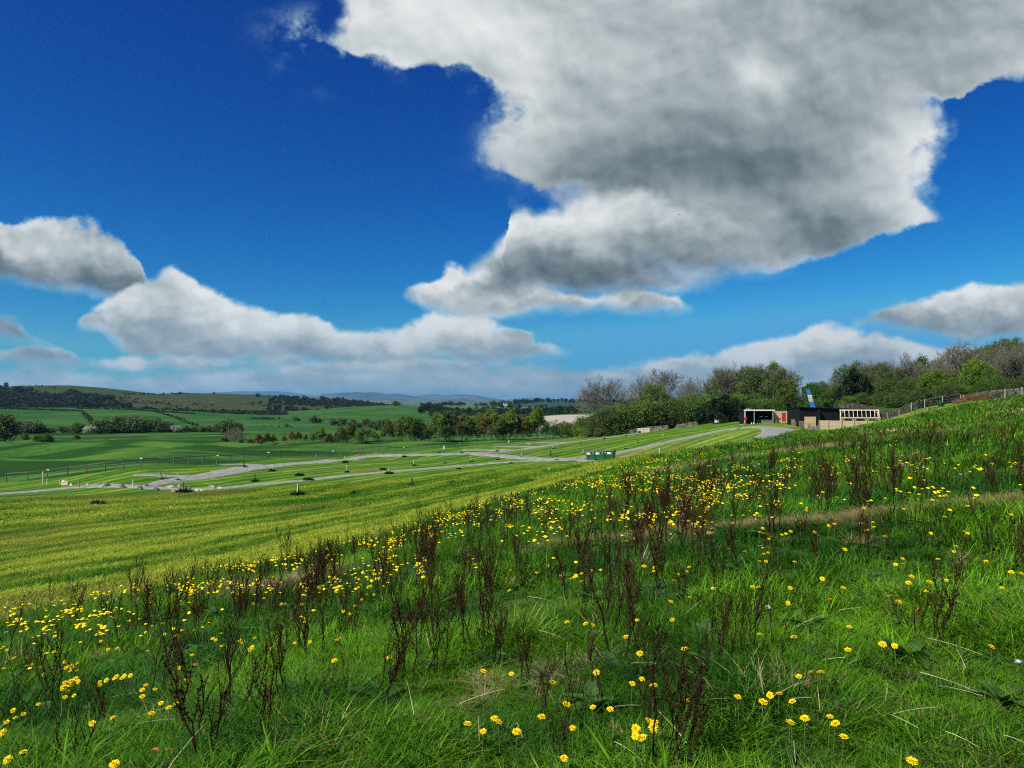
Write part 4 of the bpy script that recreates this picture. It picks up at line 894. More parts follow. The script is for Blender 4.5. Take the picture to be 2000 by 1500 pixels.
# woods far off, read as one mass
def blob_tree(seed, h=9, mat=None):
    rng = np.random.default_rng(seed); n = 150
    p = rng.normal(0, 1, (n, 3)); p /= np.linalg.norm(p, axis=1, keepdims=True); p *= (0.55+0.45*rng.random((n, 1)))
    p = p*np.array([h*0.42, h*0.42, h*0.42])+np.array([0, 0, h*0.5])
    Q = leaf_faces(rng, p, 1, 0.2, h*0.11); me = bpy.data.meshes.new("far_tree"); k = len(Q)
    me.vertices.add(k*4); me.vertices.foreach_set("co", Q.reshape(-1).astype(np.float32)); me.loops.add(k*4); me.loops.foreach_set("vertex_index", np.arange(k*4, dtype=np.int32))
    me.polygons.add(k); me.polygons.foreach_set("loop_start", np.arange(k, dtype=np.int32)*4); me.polygons.foreach_set("loop_total", np.full(k, 4, np.int32)); me.update(calc_edges=True); me.materials.append(M_blade); return me
FT = [blob_tree(s) for s in (1, 2, 3)]
def wood(name, xs, ys, zf, n, sm, cols, seed, size=(0.7, 1.5)):
    rng = np.random.default_rng(seed); x = xs; y = ys; s = size[0]+(size[1]-size[0])*rng.random(len(x))
    scatter(name, FT, np.stack([x, y, zf-0.5], 1), np.stack([0*x, 0*x, rng.random(len(x))*6.28], 1), np.stack([s, s, s*(.8+.4*rng.random(len(x)))], 1), rng.integers(0, 3, len(x)), c3(*cols, rng.random(len(x))))
def on_hill(hf, px, Y):
    x = (px-1000)/F*Y; return x, Y, hf(x, Y)
r2 = np.random.default_rng(9)
def hillwood(hf, n, px0, px1, Y0, Y1, dens, cols, name, seed, size=(0.7, 1.5)):
    px = px0+(px1-px0)*r2.random(n); Y = Y0+(Y1-Y0)*r2.random(n)**0.9; k = dens(px, Y) > r2.random(n); x, Y, z = on_hill(hf, px[k], Y[k]); wood(name, x, Y, z, 0, 0, cols, seed, size)
WC = ((0.020,0.042,0.022), (0.085,0.11,0.06))
hillwood(hill1, 4600, -300, 255, 900, 1500, lambda p, Y: np.clip(1.15-(Y-900)/np.interp(p, [-300,0,60,150,250], [560,560,520,400,200])+1.5*vnoise(p*1.0, Y, 50), 0, 1), WC, "hillside_wood", 1)
hillwood(hill1, 3200, 240, 560, 900, 1080, lambda p, Y: np.clip(1.35-(Y-900)/90+0.6*vnoise(p, Y, 40), 0, 1), WC, "hillside_wood", 2)
hillwood(hill1, 3000, 500, 800, 900, 1650, lambda p, Y: np.clip(0.05+2.4*vnoise(p*1.2, Y, 60)+0.6*ss(p, 560, 700), 0, 1)*ss(p, 480, 600), ((0.030,0.055,0.028), (0.095,0.115,0.06)), "hillside_wood", 3, (0.5, 1.0))
hillwood(hill1, 3200, -200, 700, 1150, 1640, lambda p, Y: np.clip((vnoise(p*2.2, Y*1.4, 110)-0.08)*5, 0, 1)*0.9, ((0.05,0.045,0.012), (0.12,0.095,0.02)), "gorse", 4, (0.22, 0.5))
hillwood(hill3, 1300, 960, 1500, 2350, 2850, lambda p, Y: np.clip(0.2+2*vnoise(p, Y, 180), 0, 1), ((0.008,0.02,0.012), (0.025,0.045,0.025)), "hilltop_wood", 5, (1, 2))
hillwood(hill2, 420, 820, 1150, 1500, 1880, lambda p, Y: np.clip((vnoise(p*1.6, Y, 90)-0.02)*4, 0, 1), WC, "scattered_trees", 6, (0.6, 1.2))
def groundwood(n, px0, px1, Y0, Y1, name, seed, cols=WC, size=(0.3, 0.7)):
    px = px0+(px1-px0)*r2.random(n); Y = Y0+(Y1-Y0)*r2.random(n); x = (px-1000)/F*Y; wood(name, x, Y, H(x, Y), 0, 0, cols, seed, size)
groundwood(260, 820, 1130, 760, 1100, "scattered_trees", 7, size=(.5,.9))
# field hedges, each one its own
def hedge(label, pts, hgt, w, n, cols=((0.010,0.03,0.008), (0.035,0.06,0.018))):
    L = P2(pts, ymin=100, ymax=2600) if len(pts[0]) == 2 else np.array([tuple(on(p[0], p[2]).xy) for p in pts]); d = np.concatenate([[0], np.cumsum(np.hypot(*np.diff(L, axis=0).T))])
    rng = np.random.default_rng(len(label)); s = rng.random(n)*d[-1]; x = np.interp(s, d, L[:, 0])+rng.normal(0, w*.3, n); y = np.interp(s, d, L[:, 1])+rng.normal(0, w*.3, n)
    z = H(x, y)+hgt*rng.random(n)*(0.75+0.5*vnoise(x, y, 12)); Q = leaf_faces(rng, np.stack([x, y, z], 1), 1, 0.2, 0.75)
    o = quads_obj("field_hedge", Q, M_hedge); tag(o, label, "hedge", "hedges between the valley fields"); return o
M_hedge = leafy("hedge_leaf", (0.010,0.03,0.008), (0.035,0.06,0.018), 0.1, 0.1, 0.2, 1.0)
hedge("long dark hedge under the woods at the left edge of the valley", [(-60,0,780),(0,0,780),(80,0,760),(158,0,735)], 1.8, 3, 1800)
hedge("dark hedge running right from the field corner under the woods", [(150,0,830),(250,0,815),(320,0,790),(380,0,775)], 1.8, 3, 1600)
hedge("hedge falling from the field corner towards the valley hedge", [(158,0,735),(170,0,620),(186,0,500)], 1.8, 3, 1300)
hedge("hedge slanting down across the fields left of the middle", [(305,0,770),(345,0,640),(385,0,500)], 1.5, 2.5, 1200)
hedge("short dark hedge in the fields behind the young row's left end", [(490,0,700),(535,0,690)], 1.5, 3, 500)
hedge("dark hedge below the pale slope beyond the round green bushes", [(1000,0,660),(1060,0,670),(1150,0,690)], 3, 5, 1500)
hedge("hedge across the foot of the green knoll", [(820,0,900),(850,0,880),(900,0,900),(960,0,920)], 2, 4, 900)
# low bank hedge that closes the pasture
hedge("low rough hedge line along the bottom of the valley hedge", [(190,0,436),(300,0,436),(440,0,436)], 2.4, 4, 2600)
hedge("low rough hedge at the left foot of the valley hedge", [(-40,0,420),(0,0,430),(95,0,434)], 2.2, 4, 1200)
# ------------------------------------------------------------------ things that were built here
M_oldwood = plain("weathered_wood", (0.10,0.085,0.06), (0.20,0.18,0.135), 6.0, 0.9, 0.1, bump=0.3, stretch=(1,1,.2), rnd=0.15)
M_postpale = plain("pale_post_wood", (0.42,0.40,0.26), (0.62,0.60,0.44), 7.0, 0.8, 0.15, stretch=(1,1,.2), rnd=0.12)
M_postbrown = plain("brown_post_wood", (0.20,0.16,0.08), (0.33,0.27,0.14), 7.0, 0.85, 0.1, stretch=(1,1,.2), rnd=0.15)
M_darkpost = plain("dark_post_wood", (0.03,0.028,0.02), (0.07,0.06,0.04), 7.0, 0.85, 0.1, rnd=0.15)
M_white = plain("white_paint", (0.70,0.72,0.70), (0.82,0.82,0.80), 5.0, 0.6, 0.3)
M_stone = plain("stone", (0.13,0.125,0.10), (0.40,0.38,0.32), 2.2, 0.95, 0.05, bump=0.6, detail=8.0, rnd=0.35)
M_stonedark = plain("dark_stone", (0.05,0.05,0.05), (0.16,0.16,0.15), 2.2, 0.95, 0.05, bump=0.6, detail=8.0)
M_stonepale = plain("pale_stone", (0.42,0.38,0.28), (0.68,0.64,0.52), 3.0, 0.95, 0.05, bump=0.6, detail=8.0)
M_black = plain("black_boards", (0.006,0.006,0.008), (0.012,0.012,0.015), 3.0, 0.8, 0.15)
M_blackmet = plain("black_metal", (0.010,0.010,0.012), (0.02,0.02,0.024), 3.0, 0.5, 0.3)
M_red = plain("red_paint", (0.42,0.025,0.03), (0.52,0.035,0.04), 4.0, 0.5, 0.3)
M_grey = plain("grey_paint", (0.28,0.30,0.31), (0.40,0.42,0.42), 4.0, 0.6, 0.3)
M_beam = plain("new_pine_beam", (0.55,0.45,0.26), (0.72,0.62,0.40), 2.0, 0.75, 0.2, stretch=(.3,1,1))
M_beamsh = plain("new_pine_post", (0.36,0.23,0.09), (0.50,0.33,0.15), 2.0, 0.75, 0.2, stretch=(1,1,.3))
M_binG = plain("green_plastic", (0.010,0.085,0.022), (0.016,0.12,0.034), 2.0, 0.42, 0.4, rnd=0.1)
M_binL = plain("dark_green_plastic", (0.012,0.045,0.025), (0.02,0.065,0.035), 2.0, 0.4, 0.4)
M_rub = plain("rubber", (0.01,0.01,0.01), (0.02,0.02,0.02), 4.0, 0.8, 0.2)
def boards_mat(name, c1, c2, gap, course, knots=True):
    m, nt, out = new_mat(name); b = NB(nt); v = b.obj(); s = b.n('ShaderNodeSeparateXYZ'); nt.links.new(v, s.inputs[0])
    row = b.math('FLOOR', b.math('DIVIDE', s.outputs[2], course)); fr = b.math('FRACT', b.math('DIVIDE', s.outputs[2], course))
    wn = b.n('ShaderNodeTexWhiteNoise', noise_dimensions='1D'); nt.links.new(row, wn.inputs['W'])
    mp = b.n('ShaderNodeCombineXYZ'); nt.links.new(b.math('ADD', b.math('MULTIPLY', s.outputs[0], 0.5), b.math('MULTIPLY', row, 7.3)), mp.inputs[0]); nt.links.new(b.math('MULTIPLY', s.outputs[2], 5.0), mp.inputs[2]); nt.links.new(s.outputs[1], mp.inputs[1])
    g = b.noise(mp.outputs[0], 1.6, 6, 0.7); f = b.math('ADD', b.math('MULTIPLY', wn.outputs['Value'], 0.5), b.math('MULTIPLY', b.math('SUBTRACT', g, 0.25), 0.9), clamp=True)
    col = b.mix(f, c1, c2)
    kn = b.noise(mp.outputs[0], 5.0, 2, 0.5); col = b.mix(b.math('MULTIPLY', b.sm(kn, 0.62, 0.7), 0.7), col, (0.16,0.09,0.04))
    col = b.mix(b.math('MULTIPLY', b.sm(fr, 0.11, 0.04), 0.8), col, gap)
    nt.links.new(b.bsdf(col, 0.8, 0.15), out.inputs[0]); return m
M_boards = boards_mat("larch_boards", (0.40,0.27,0.13), (0.74,0.58,0.34), (0.10,0.06,0.03), 0.22)
M_boards2 = boards_mat("fence_boards", (0.42,0.33,0.20), (0.76,0.65,0.44), (0.12,0.08,0.04), 0.17)
M_boardsgrey = boards_mat("grey_boards", (0.18,0.15,0.11), (0.34,0.29,0.22), (0.05,0.04,0.03), 0.15)
M_crate = boards_mat("crate_boards", (0.50,0.42,0.28), (0.74,0.66,0.50), (0.22,0.17,0.11), 0.2)

def ground_tilt(p): return None
# --- post and rail fence along the pasture
def build_fence():
    root = empty("post_and_rail_fence", (FENs[0][0], FENs[0][1], hz(*FENs[0])), 0, "long weathered fence of posts and one top rail between the mown pitches and the pasture", "fence")
    ox, oy, oz = root.location; rng = random.Random(3)
    rl = MB().bar((0,0,0), (1,0,0), 0.07, 0.10)
    gapb = {6, 8, 15}; tops = []
    pm = MB(); pm.lathe([(0.078, -0.25), (0.08, 0.6), (0.072, 1.19), (0.05, 1.215), (0.0, 1.22)], 8); pproto = pm.build("post", M_oldwood, root, smooth=False); pme = pproto.data
    for i, (x, y) in enumerate(FENs):
        z = hz(x, y); hgt = 1.22*(0.95+0.1*rng.random())
        o = pproto if i == 0 else bpy.data.objects.new("post", pme)
        if i: COL.objects.link(o); o.parent = root
        o.location = (x-ox, y-oy, z-oz); o.rotation_euler = (rng.gauss(0, .03), rng.gauss(0, .03), rng.random()*6); o.scale = (1, 1, hgt/1.22); tops.append(Vector((x-ox, y-oy, z-oz+hgt-0.03)))
    for i in range(len(tops)-1):
        if i in gapb: continue
        MB().bar(tops[i]+Vector((0,-.0,.03)), tops[i+1]+Vector((0,0,.03)), 0.08, 0.10).build("rail", M_oldwood, root)
    w = MB()
    for hh in (0.45, 0.8):
        w.tube([tuple(t-Vector((0, .07, 1.2-hh))) for t in tops], 0.006, 3, cap=False)
    w.build("wire", M_grey, root)
    for i in (2, 7, 12, 16, 22, 30, 38):
        t = tops[i]; o = MB().box(-.17, .17, -.03, .02, -.07, .07, bev=.01).build("tag", M_white, root); o.location = t+Vector((.1, -.09, .04))
build_fence()
# --- marker posts and the tufts left standing round them
TUF = []
for s in (1, 2, 3):
    mb = MB(); rg = np.random.default_rng(200+s)
    for j in range(280):
        a = rg.random()*6.283; r = 0.45*math.sqrt(rg.random()); h = 0.46*(1-0.6*r/0.45)*(0.6+0.7*rg.random()); l = 0.4*rg.random()+.2; w = 0.022; b0 = np.array([r*math.cos(a), r*math.sin(a), -0.04]); d = np.array([math.cos(a), math.sin(a), 0]); sd = np.array([-d[1], d[0], 0])*w
        mb.add([b0-sd, b0+sd, b0+d*h*l*.4+sd*.8+[0,0,h*.65], b0+d*h*l*.4-sd*.8+[0,0,h*.65], b0+d*h*l+[0,0,h*.95]], [(0,1,2,3),(3,2,4)])
    TUF.append(mb)
M_tuft = leafy("tuft_grass", (0.008,0.035,0.006), (0.022,0.07,0.010), 3.0, 0.2, 0.2, 30.0)
TUFO = []
def tuft(px, py, size, label):
    p = at(px, py)
    k = len(TUFO)
    if k < 3: o = TUF[k].build("grass_tuft", M_tuft); TUFO.append(o)
    else: o = TUFO[k % 3].copy(); COL.objects.link(o); TUFO.append(o)
    o.location = p; s = size*p.y/F/0.95; o.scale = (s, s, s*0.85); o.rotation_euler = (0, 0, px*1.7)
    tag(o, label, "grass tuft", "unmown tufts on the mown field")
POSTS = [ # bearing, foot, height in px, wood, lean, tuft size (0 none), words
 (84,945,24,'p',0,0,"tall pale marker post at the left end of the fence"),(92,946,11,'p',.05,0,"short pale marker post right beside the tall one at the left"),(117,946,9,'p',0,0,"very short white post left of the big pale boulder"),
 (154,953,17,'b',0,0,"brown wooden post on the near verge of the left track"),(259,952,16,'p',.10,0,"white post leaning over the track among the small rocks"),(317,935,14,'b',-.28,9,"thin post leaning left at the mouth of the left pitch"),
 (347,938.5,14,'p',0,14,"white post standing on the verge where the two tracks part"),(358,962,22,'b',0,34,"thick brown post in a broad tuft beside the rocks"),(369,961,14,'p',.08,0,"short white post beside the thick brown post"),
 (478,913,14,'d',-.22,12,"dark post leaning left at the corner of the wide gravel"),(531,920,13,'p',.32,16,"white post leaning hard right on the edge of the wide track"),(498,940,14,'d',0,18,"dark post rising from a round tuft between the tracks"),
 (616,897,10,'b',.1,0,"small brown post on the far verge of the upper track under the fence"),(673,903,13,'p',0,15,"white post in a dark tuft between upper track and mown strip"),(677,922,13,'p',0,12,"pale post with a tuft midway between the two tracks"),
 (601,938,11,'p',0,24,"pale stump in a tuft at the lower track's far edge"),(581,968,23,'p',.06,36,"tall yellowish post alone on the mown field below the lower track"),(747,917,6,'p',0,16,"stub of a post in a flat tuft between the tracks"),
 (759,925,9,'p',0,20,"pale post in a tuft at the lower track's edge, under the stub"),(808,909,10,'p',0,11,"pale post with a round tuft right of the stub"),(805,949,15,'d',0,20,"dark thin post on the open mown field"),
 (789,892,5,'b',0,12,"low stub in a tuft at the upper track's near edge"),(895,916,9,'p',0,12,"pale post in a tuft on the lower track's near edge"),(901,884,9,'b',0,8,"thin post at the end of the first far pitch"),(920,901,9,'p',0,9,"white post over a tuft in the middle of the long strip"),
 (971,881,5,'b',0,9,"short post at the end of the second far pitch"),(998,905,6,'b',0,9,"tiny post in a tuft just before the tracks meet"),(1018,893,9,'p',.1,9,"white post with a dark tuft where the tracks meet"),(1035,871,6,'p',0,5,"little white post before the fence's far end"),
 (1073,923,9,'p',0,11,"yellowish post on the mown field left of the bins"),(1016,930,4,'p',0,10,"white peg with a little tuft near the meadow's edge"),(1080,876,9,'p',.1,6,"white post on the near edge of the upper track left of the bins"),(1075,889,9,'d',0,6,"dark post in the grass between the tracks left of the bins"),
 (1086,899,5,'p',0,10,"white peg with a tuft at the lower track left of the bins"),(1133,866,6,'b',0,6,"small brown post on the upper track behind the bins"),(1180,857,5,'b',0,8,"small post in a tuft on the upper track above the bins"),(1246,864,6,'d',0,5,"dark peg on the mown bank below the timber screen"),
 (1139,887,9,'p',0,8,"thin white post just behind the leftmost bin"),(1163,912,10,'p',0,6,"yellow post in front of the bins"),(1289,892,17,'p',-.16,0,"tall white post leaning left at the meadow's edge right of the bins"),(1295,853,6,'p',0,0,"pale peg high on the mown bank below the stone wall")]
PM = {'p': M_postpale, 'b': M_postbrown, 'd': M_darkpost}
for px, py, hp, w, ln, tf, lab in POSTS:
    p = at(px, py); h = hp*p.y/F; r = 0.055 if hp < 20 else 0.07
    mb = MB(); mb.box(-r, r, -r, r, -0.2, h-0.02, 0, bev=r*0.3); mb.box(-r*.8, r*.8, -r*.8, r*.8, h-0.02, h, 0)
    o = mb.build("marker_post", PM[w]); o.location = p; o.rotation_euler = (0, ln, px*.37 % 1); tag(o, lab, "marker post", "marker posts on the mown pitches")
    if tf: tuft(px+1, py+.5, tf, "tuft round the "+' '.join(lab.split()[:13]))
for px, py, sz, lab in ((190,986,34,"wide dark patch of long grass with white flecks on the near mown field"),(695,966,26,"dark tuft without a post right of the tall yellowish post"),(585,929,20,"dark tuft without a post between the tracks left of the middle"),(885,946,24,"wide dark tuft on the open mown field"),(955,938,20,"round dark tuft right of the wide one on the mown field"),(870,905,8,"tiny tuft in the strip between the tracks"),(1120,919,13,"dark tuft below the lower track left of the yellow post"),(1222,877,8,"small tuft on the bank right above the bins"),(973,898,9,"round tuft between the tracks just left of their meeting"),(1204,906,11,"round bushy tuft at the right corner of the bins"),(1130,896,9,"pointed black tuft left of the bins"),(1223,852,7,"dark tuft beside the upper end of the upper track")):
    tuft(px, py, sz, lab)
# --- rocks
def rock(px, py, w, h, mat, label, seed):
    p = at(px, py); s = w*p.y/F; hh = h*p.y/F; rg = np.random.default_rng(seed); bmv = []; fs = []
    U, V = 12, 7
    for i in range(V+1):
        a = math.pi*i/V
        for j in range(U):
            b_ = 2*math.pi*j/U; d = np.array([math.sin(a)*math.cos(b_), math.sin(a)*math.sin(b_), math.cos(a)])
            bmv.append(d)
    bmv = np.array(bmv)
    for k in range(9):
        n = rg.normal(0, 1, 3); n[2] = abs(n[2]); n /= np.linalg.norm(n); c_ = 0.55+0.3*rg.random(); t = bmv@n; bmv -= np.maximum(t-c_, 0)[:, None]*n
    bmv += rg.normal(0, .02, bmv.shape)
    bmv = bmv*np.array([s*.55, s*.42, hh*.9])+np.array([0, 0, hh*.15])
    for i in range(V):
        for j in range(U): fs.append((i*U+j, (i+1)*U+j, (i+1)*U+(j+1) % U, i*U+(j+1) % U))
    o = MB().add(bmv, fs).build("boulder", mat); o.location = p; tag(o, label, "boulder", "rocks along the left track")
for i, a in enumerate(((127,947,15,10,M_stonepale,"big pale boulder left of the brown post"),(139,948,8,4,M_stonepale,"small flat white stone at the big boulder's right side"),(170,949,9,6,M_stone,"small round grey stone behind the brown post"),(205,951,22,9,M_stone,"long flat pale-grey boulder between the brown and the leaning post"),
 (240,953,14,9,M_stonedark,"dark jagged rock left of the leaning white post"),(275,956,13,7,M_stonedark,"black rock right of the leaning white post"),(285,951,13,7,M_stone,"grey rock behind the black rock"),(306,958,11,7,M_stonedark,"black rock in the middle of the gravel before the thick post"),(333,952,20,6,M_stone,"low grey rocks edge left of the thick brown post"),(352,951,12,7,M_stone,"grey rock just behind the thick brown post"),
 (338,960,9,5,M_stone,"small grey stone left below the thick post"),(412,955,18,9,M_stone,"heap-like grey boulder right of the thick post"),(430,955,13,6,M_stonepale,"flat pale stone at the end of the rock line"),(385,959,8,5,M_stonepale,"small white stone right of the short white post"),(394,959,7,4,M_stonepale,"smallest white stone beside the grey boulder"),
 (868,877,5,7,M_stonepale,"white painted stone at the foot of the fence"),(994,864,4,5,M_stonepale,"white painted stone by the fence's far part"),(191,989,6,4,M_stonepale,"little white stone in the wide dark grass patch"))):
    rock(*a, 300+i)
# --- three wheeled containers
def build_bin(px, label, mirrored):
    p = at(px, 899); root = empty("waste_container", p, R(-24), label, "waste bin", "green wheeled waste containers")
    w0, w1, d0, d1, zb, zt = .50, .60, .42, .50, .22, 1.12
    mb = MB(); n0 = [(-w0,-d0,zb),(w0,-d0,zb),(w0,d0,zb),(-w0,d0,zb)]; n1 = [(-w1,-d1,zt),(w1,-d1,zt),(w1,d1,zt),(-w1,d1,zt)]
    mb.add(n0+n1, [(3,2,1,0),(0,1,5,4),(1,2,6,5),(2,3,7,6),(3,0,4,7),(4,5,6,7)])
    mb.box(-.64, .64, -.54, .54, 1.12, 1.17)
    for x in (-.56, .50): mb.box(x, x+.06, -.515, -.44, .2, 1.1)
    mb.box(-.44, .44, -.46, -.425, .50, .53); mb.build("body", M_binG, root)
    lm = MB(); n = 9
    vs = []; 
    for k in range(n+1):
        a = math.pi*k/n; y = -.55*math.cos(a); z = 1.175+.13*math.sin(a)**.8
        vs += [(-.65, y, z), (.65, y, z)]
    lm.add(vs, [(2*k, 2*k+1, 2*k+3, 2*k+2) for k in range(n)]+[tuple(2*k for k in range(n+1))[::-1], tuple(2*k+1 for k in range(n+1))])
    lm.box(-.66, .66, -.60, -.555, 1.15, 1.20); lm.build("lid", M_binL, root)
    s = -1 if mirrored else 1
    x0, x1 = (-.50, .02) if not mirrored else (-.22, .34)
    MB().box(x0, x1, -.545, -.525, .80, 1.04).build("label_plate", M_white, root)
    MB().box(x1-.15, x1-.04, -.552, -.547, .85, 1.0).build("label_mark", M_rub, root)
    c_ = MB(); c_.add([(math.cos(a*math.pi/6)*.065, -.56+.02, math.sin(a*math.pi/6)*.065) for a in range(12)]+[(math.cos(a*math.pi/6)*.065, -.56, math.sin(a*math.pi/6)*.065) for a in range(12)], [tuple(range(12)), tuple(range(12, 24))[::-1]]+[(i, (i+1) % 12, 12+(i+1) % 12, 12+i) for i in range(12)])
    o = c_.build("round_tag", M_white, root); o.location = (.38 if not mirrored else -.46, 0, 1.0)
    for x in (-.66, .62):
        MB().tube([(x, 0, 1.0), (x+.04, 0, 1.0)], .035, 8).build("trunnion", M_grey, root)
    for x in (-.42, .42):
        for y in (-.34, .34):
            o = MB().box(-.03, .03, -.05, .05, .14, .24).box(-.055, -.035, -.04, .04, .05, .2).box(.035, .055, -.04, .04, .05, .2).build("castor", M_blackmet, root); o.location = (x, y, 0)
            t = MB().tube([(-.03, 0, .09), (.03, 0, .09)], .09, 12).build("wheel", M_rub, o)
build_bin(1155.5, "leftmost of the three green wheeled waste containers", False)
build_bin(1173, "middle one of the three green wheeled waste containers", False)
build_bin(1191.5, "rightmost green waste container, its dark side showing", True)
# --- open-fronted shed
def W_(px, Y): return (px-1000)/F*Y
def Z_(py, Y): return (790-py)/F*Y
def build_open_shed():
    Y = 167.; x0, x1 = W_(1454.5, Y), W_(1511, Y); zb = Z_(829.5, Y); H_ = Z_(800, Y)-zb; w = x1-x0
    root = empty("open_shed", (x0, Y, zb), 0, "open-fronted black shed with pale posts and a white edged flat roof", "shed")
    MB().box(.12, w-.12, 4.0, 4.1, 0, H_-.25).box(.02, .12, .3, 4.1, 0, H_-.25).box(w-.12, w-.02, .3, 4.1, 0, H_-.25).build("wall", M_black, root)
    MB().box(-.15, w+.15, -.1, 4.3, H_-.24, H_-.06).build("roof", M_blackmet, root)
    MB().box(-.22, w+.22, -.16, -.105, H_-.27, H_+.0).build("fascia", M_white, root)
    MB().box(.0, w, .0, 4.0, -.15, .06).build("floor_slab", M_grey, root)
    for x, r, m in ((.05, .10, M_postpale), (W_(1473, Y)-x0, .045, M_grey), (w-.16, .12, M_boardsgrey)):
        MB().box(x-r, x+r, -.09, .09, .06, H_-.28).build("post", m, root)
    f = MB()
    fx0, fx1 = W_(1487.5, Y)-x0, W_(1508.5, Y)-x0
    for k in range(14):
        a = fx0+k*(fx1-fx0)/14; f.box(a+.01, a+(fx1-fx0)/14-.03, .25, .29, .1, 1.0)
    f.box(fx0-.02, fx1+.02, .2, .34, 1.0, 1.07); o = f.build("screen", M_boardsgrey, root)
    for a, b_ in ((1490, 1496.2), (1501, 1506.5)):
        MB().box(W_(a, Y)-x0, W_(b_, Y)-x0, 2.2, 2.28, 1.72, 1.86).build("light_strip", M_white, root)
    MB().box(W_(1482.5, Y)-x0, W_(1489, Y)-x0, 1.2, 1.9, .84, .9).box(W_(1483.5, Y)-x0, W_(1484.2, Y)-x0, 1.3, 1.8, .06, .84).box(W_(1487.5, Y)-x0, W_(1488.2, Y)-x0, 1.3, 1.8, .06, .84).build("counter", M_grey, root)
    o = MB().box(-.38, .38, -.3, .3, 0, .28, bev=.03).box(-.42, .42, -.34, .34, .28, .32).build("roof_vent", M_grey, root); o.location = (W_(1464.5, Y)-x0, 1.0, H_-.055)
    for i, (a, hh) in enumerate(((1460, .26), (1467.5, .52), (1471.5, .52))):
        o = MB().lathe([(.19, 0), (.19, .04), (.12, .05), (.03, hh), (0, hh)], 10).build("traffic_cone", M_white); o.location = (W_(a, Y), Y-.25 if i else Y+.5, zb+.06)
        tag(o, ("small white cone just inside the open shed's left post", "white cone at the open shed's front, the left one of two", "white cone at the open shed's front, next to the thin post")[i], "cone")
    r2_ = empty("fire_point", (W_(1454.6, Y), Y-.55, zb), 0, "red fire point with a rounded bell board at the open shed's left post", "fire point")
    MB().box(-.05, .05, -.04, .04, -.2, 1.25).build("post", M_red, r2_)
    mb = MB(); pr = []
    for k in range(16):
        a = k*math.pi/8; pr.append((.30*math.cos(a), .46*math.sin(a)))
    mb.add([(x, -.12, 1.32+z) for x, z in pr]+[(x, -.04, 1.32+z) for x, z in pr], [tuple(range(16)), tuple(range(16, 32))[::-1]]+[(i, 16+i, 16+(i+1) % 16, (i+1) % 16) for i in range(16)]); mb.build("board", M_red, r2_)
    MB().lathe([(.0, 0), (.11, .02), (.11, .05), (0, .09)], 12).build("bell", M_blackmet, r2_).location = (.02, -.16, 1.3)
    MB().box(-.42, -.1, -.15, .15, .0, .38, bev=.03).box(-.46, -.06, -.18, .18, .38, .44).build("sand_box", M_postbrown, r2_)
    MB().tube([(.0, -.05, .05), (.0, -.05, .5)], .08, 10).build("extinguisher", M_red, r2_)
build_open_shed()
def build_wood_shed():
    Y = 168.; x0, x1 = W_(1512.5, Y), W_(1561, Y); zb = Z_(826.5, Y); H_ = Z_(801.5, Y)-zb; w = x1-x0; e = .06
    root = empty("timber_shed", (x0, Y, zb), 0, "new larch-clad shed with a red door", "shed")
    dx0, dx1, dz1 = W_(1527.2, Y)-x0, W_(1534.8, Y)-x0, Z_(806.5, Y)-zb; dz0 = Z_(823.2, Y)-zb
    wl = MB(); wl.box(0, dx0, 0, .1, 0, H_).box(dx1, w, 0, .1, 0, H_).box(dx0, dx1, .02, .1, dz1, H_).box(dx0, dx1, .02, .1, 0, dz0)
    wl.box(0, .1, .1, 4, 0, H_).box(w-.1, w, .1, 4, 0, H_).box(.1, w-.1, 3.9, 4, 0, H_); wl.build("wall", M_boards, root)
    MB().box(-.12, w+.1, -.08, 4.2, H_+.003, H_+.09).build("roof", M_blackmet, root)
    d = MB().box(dx0+.04, dx1-.04, .03, .08, dz0, dz1-.06).build("door", M_red, root)
    MB().box(dx1-.22, dx1-.10, -.03, .028, 1.05, 1.1).build("handle", M_grey, d)
    MB().box(dx0, dx0+.04, -.01, .03, dz0, dz1).box(dx1-.04, dx1, -.01, .03, dz0, dz1).box(dx0+.04, dx1-.04, -.01, .03, dz1-.06, dz1).build("door_frame", M_red, root)
    MB().box(dx0-.3, w-1.2, -1.0, -.01, -.2, .12).build("step", M_grey, root)
    MB().box(w-.9, w+.1, -.7, -.003, H_-.62, H_-.55).build("canopy", M_blackmet, root)
    for i, (a, c_, s) in enumerate(((1514.5, M_postbrown, .30), (1520.5, M_darkpost, .16))):
        o = MB().lathe([(.0, 0), (s*.7, 0), (s, s*1.5), (s*.9, s*1.5), (s*.6, .05), (0, .05)], 12).build("plant_pot", c_); o.location = (W_(a, Y), Y-.6, zb-.05)
        tag(o, ("round brown tub at the left corner of the timber shed", "small dark tub left of the red door")[i], "tub")
build_wood_shed()
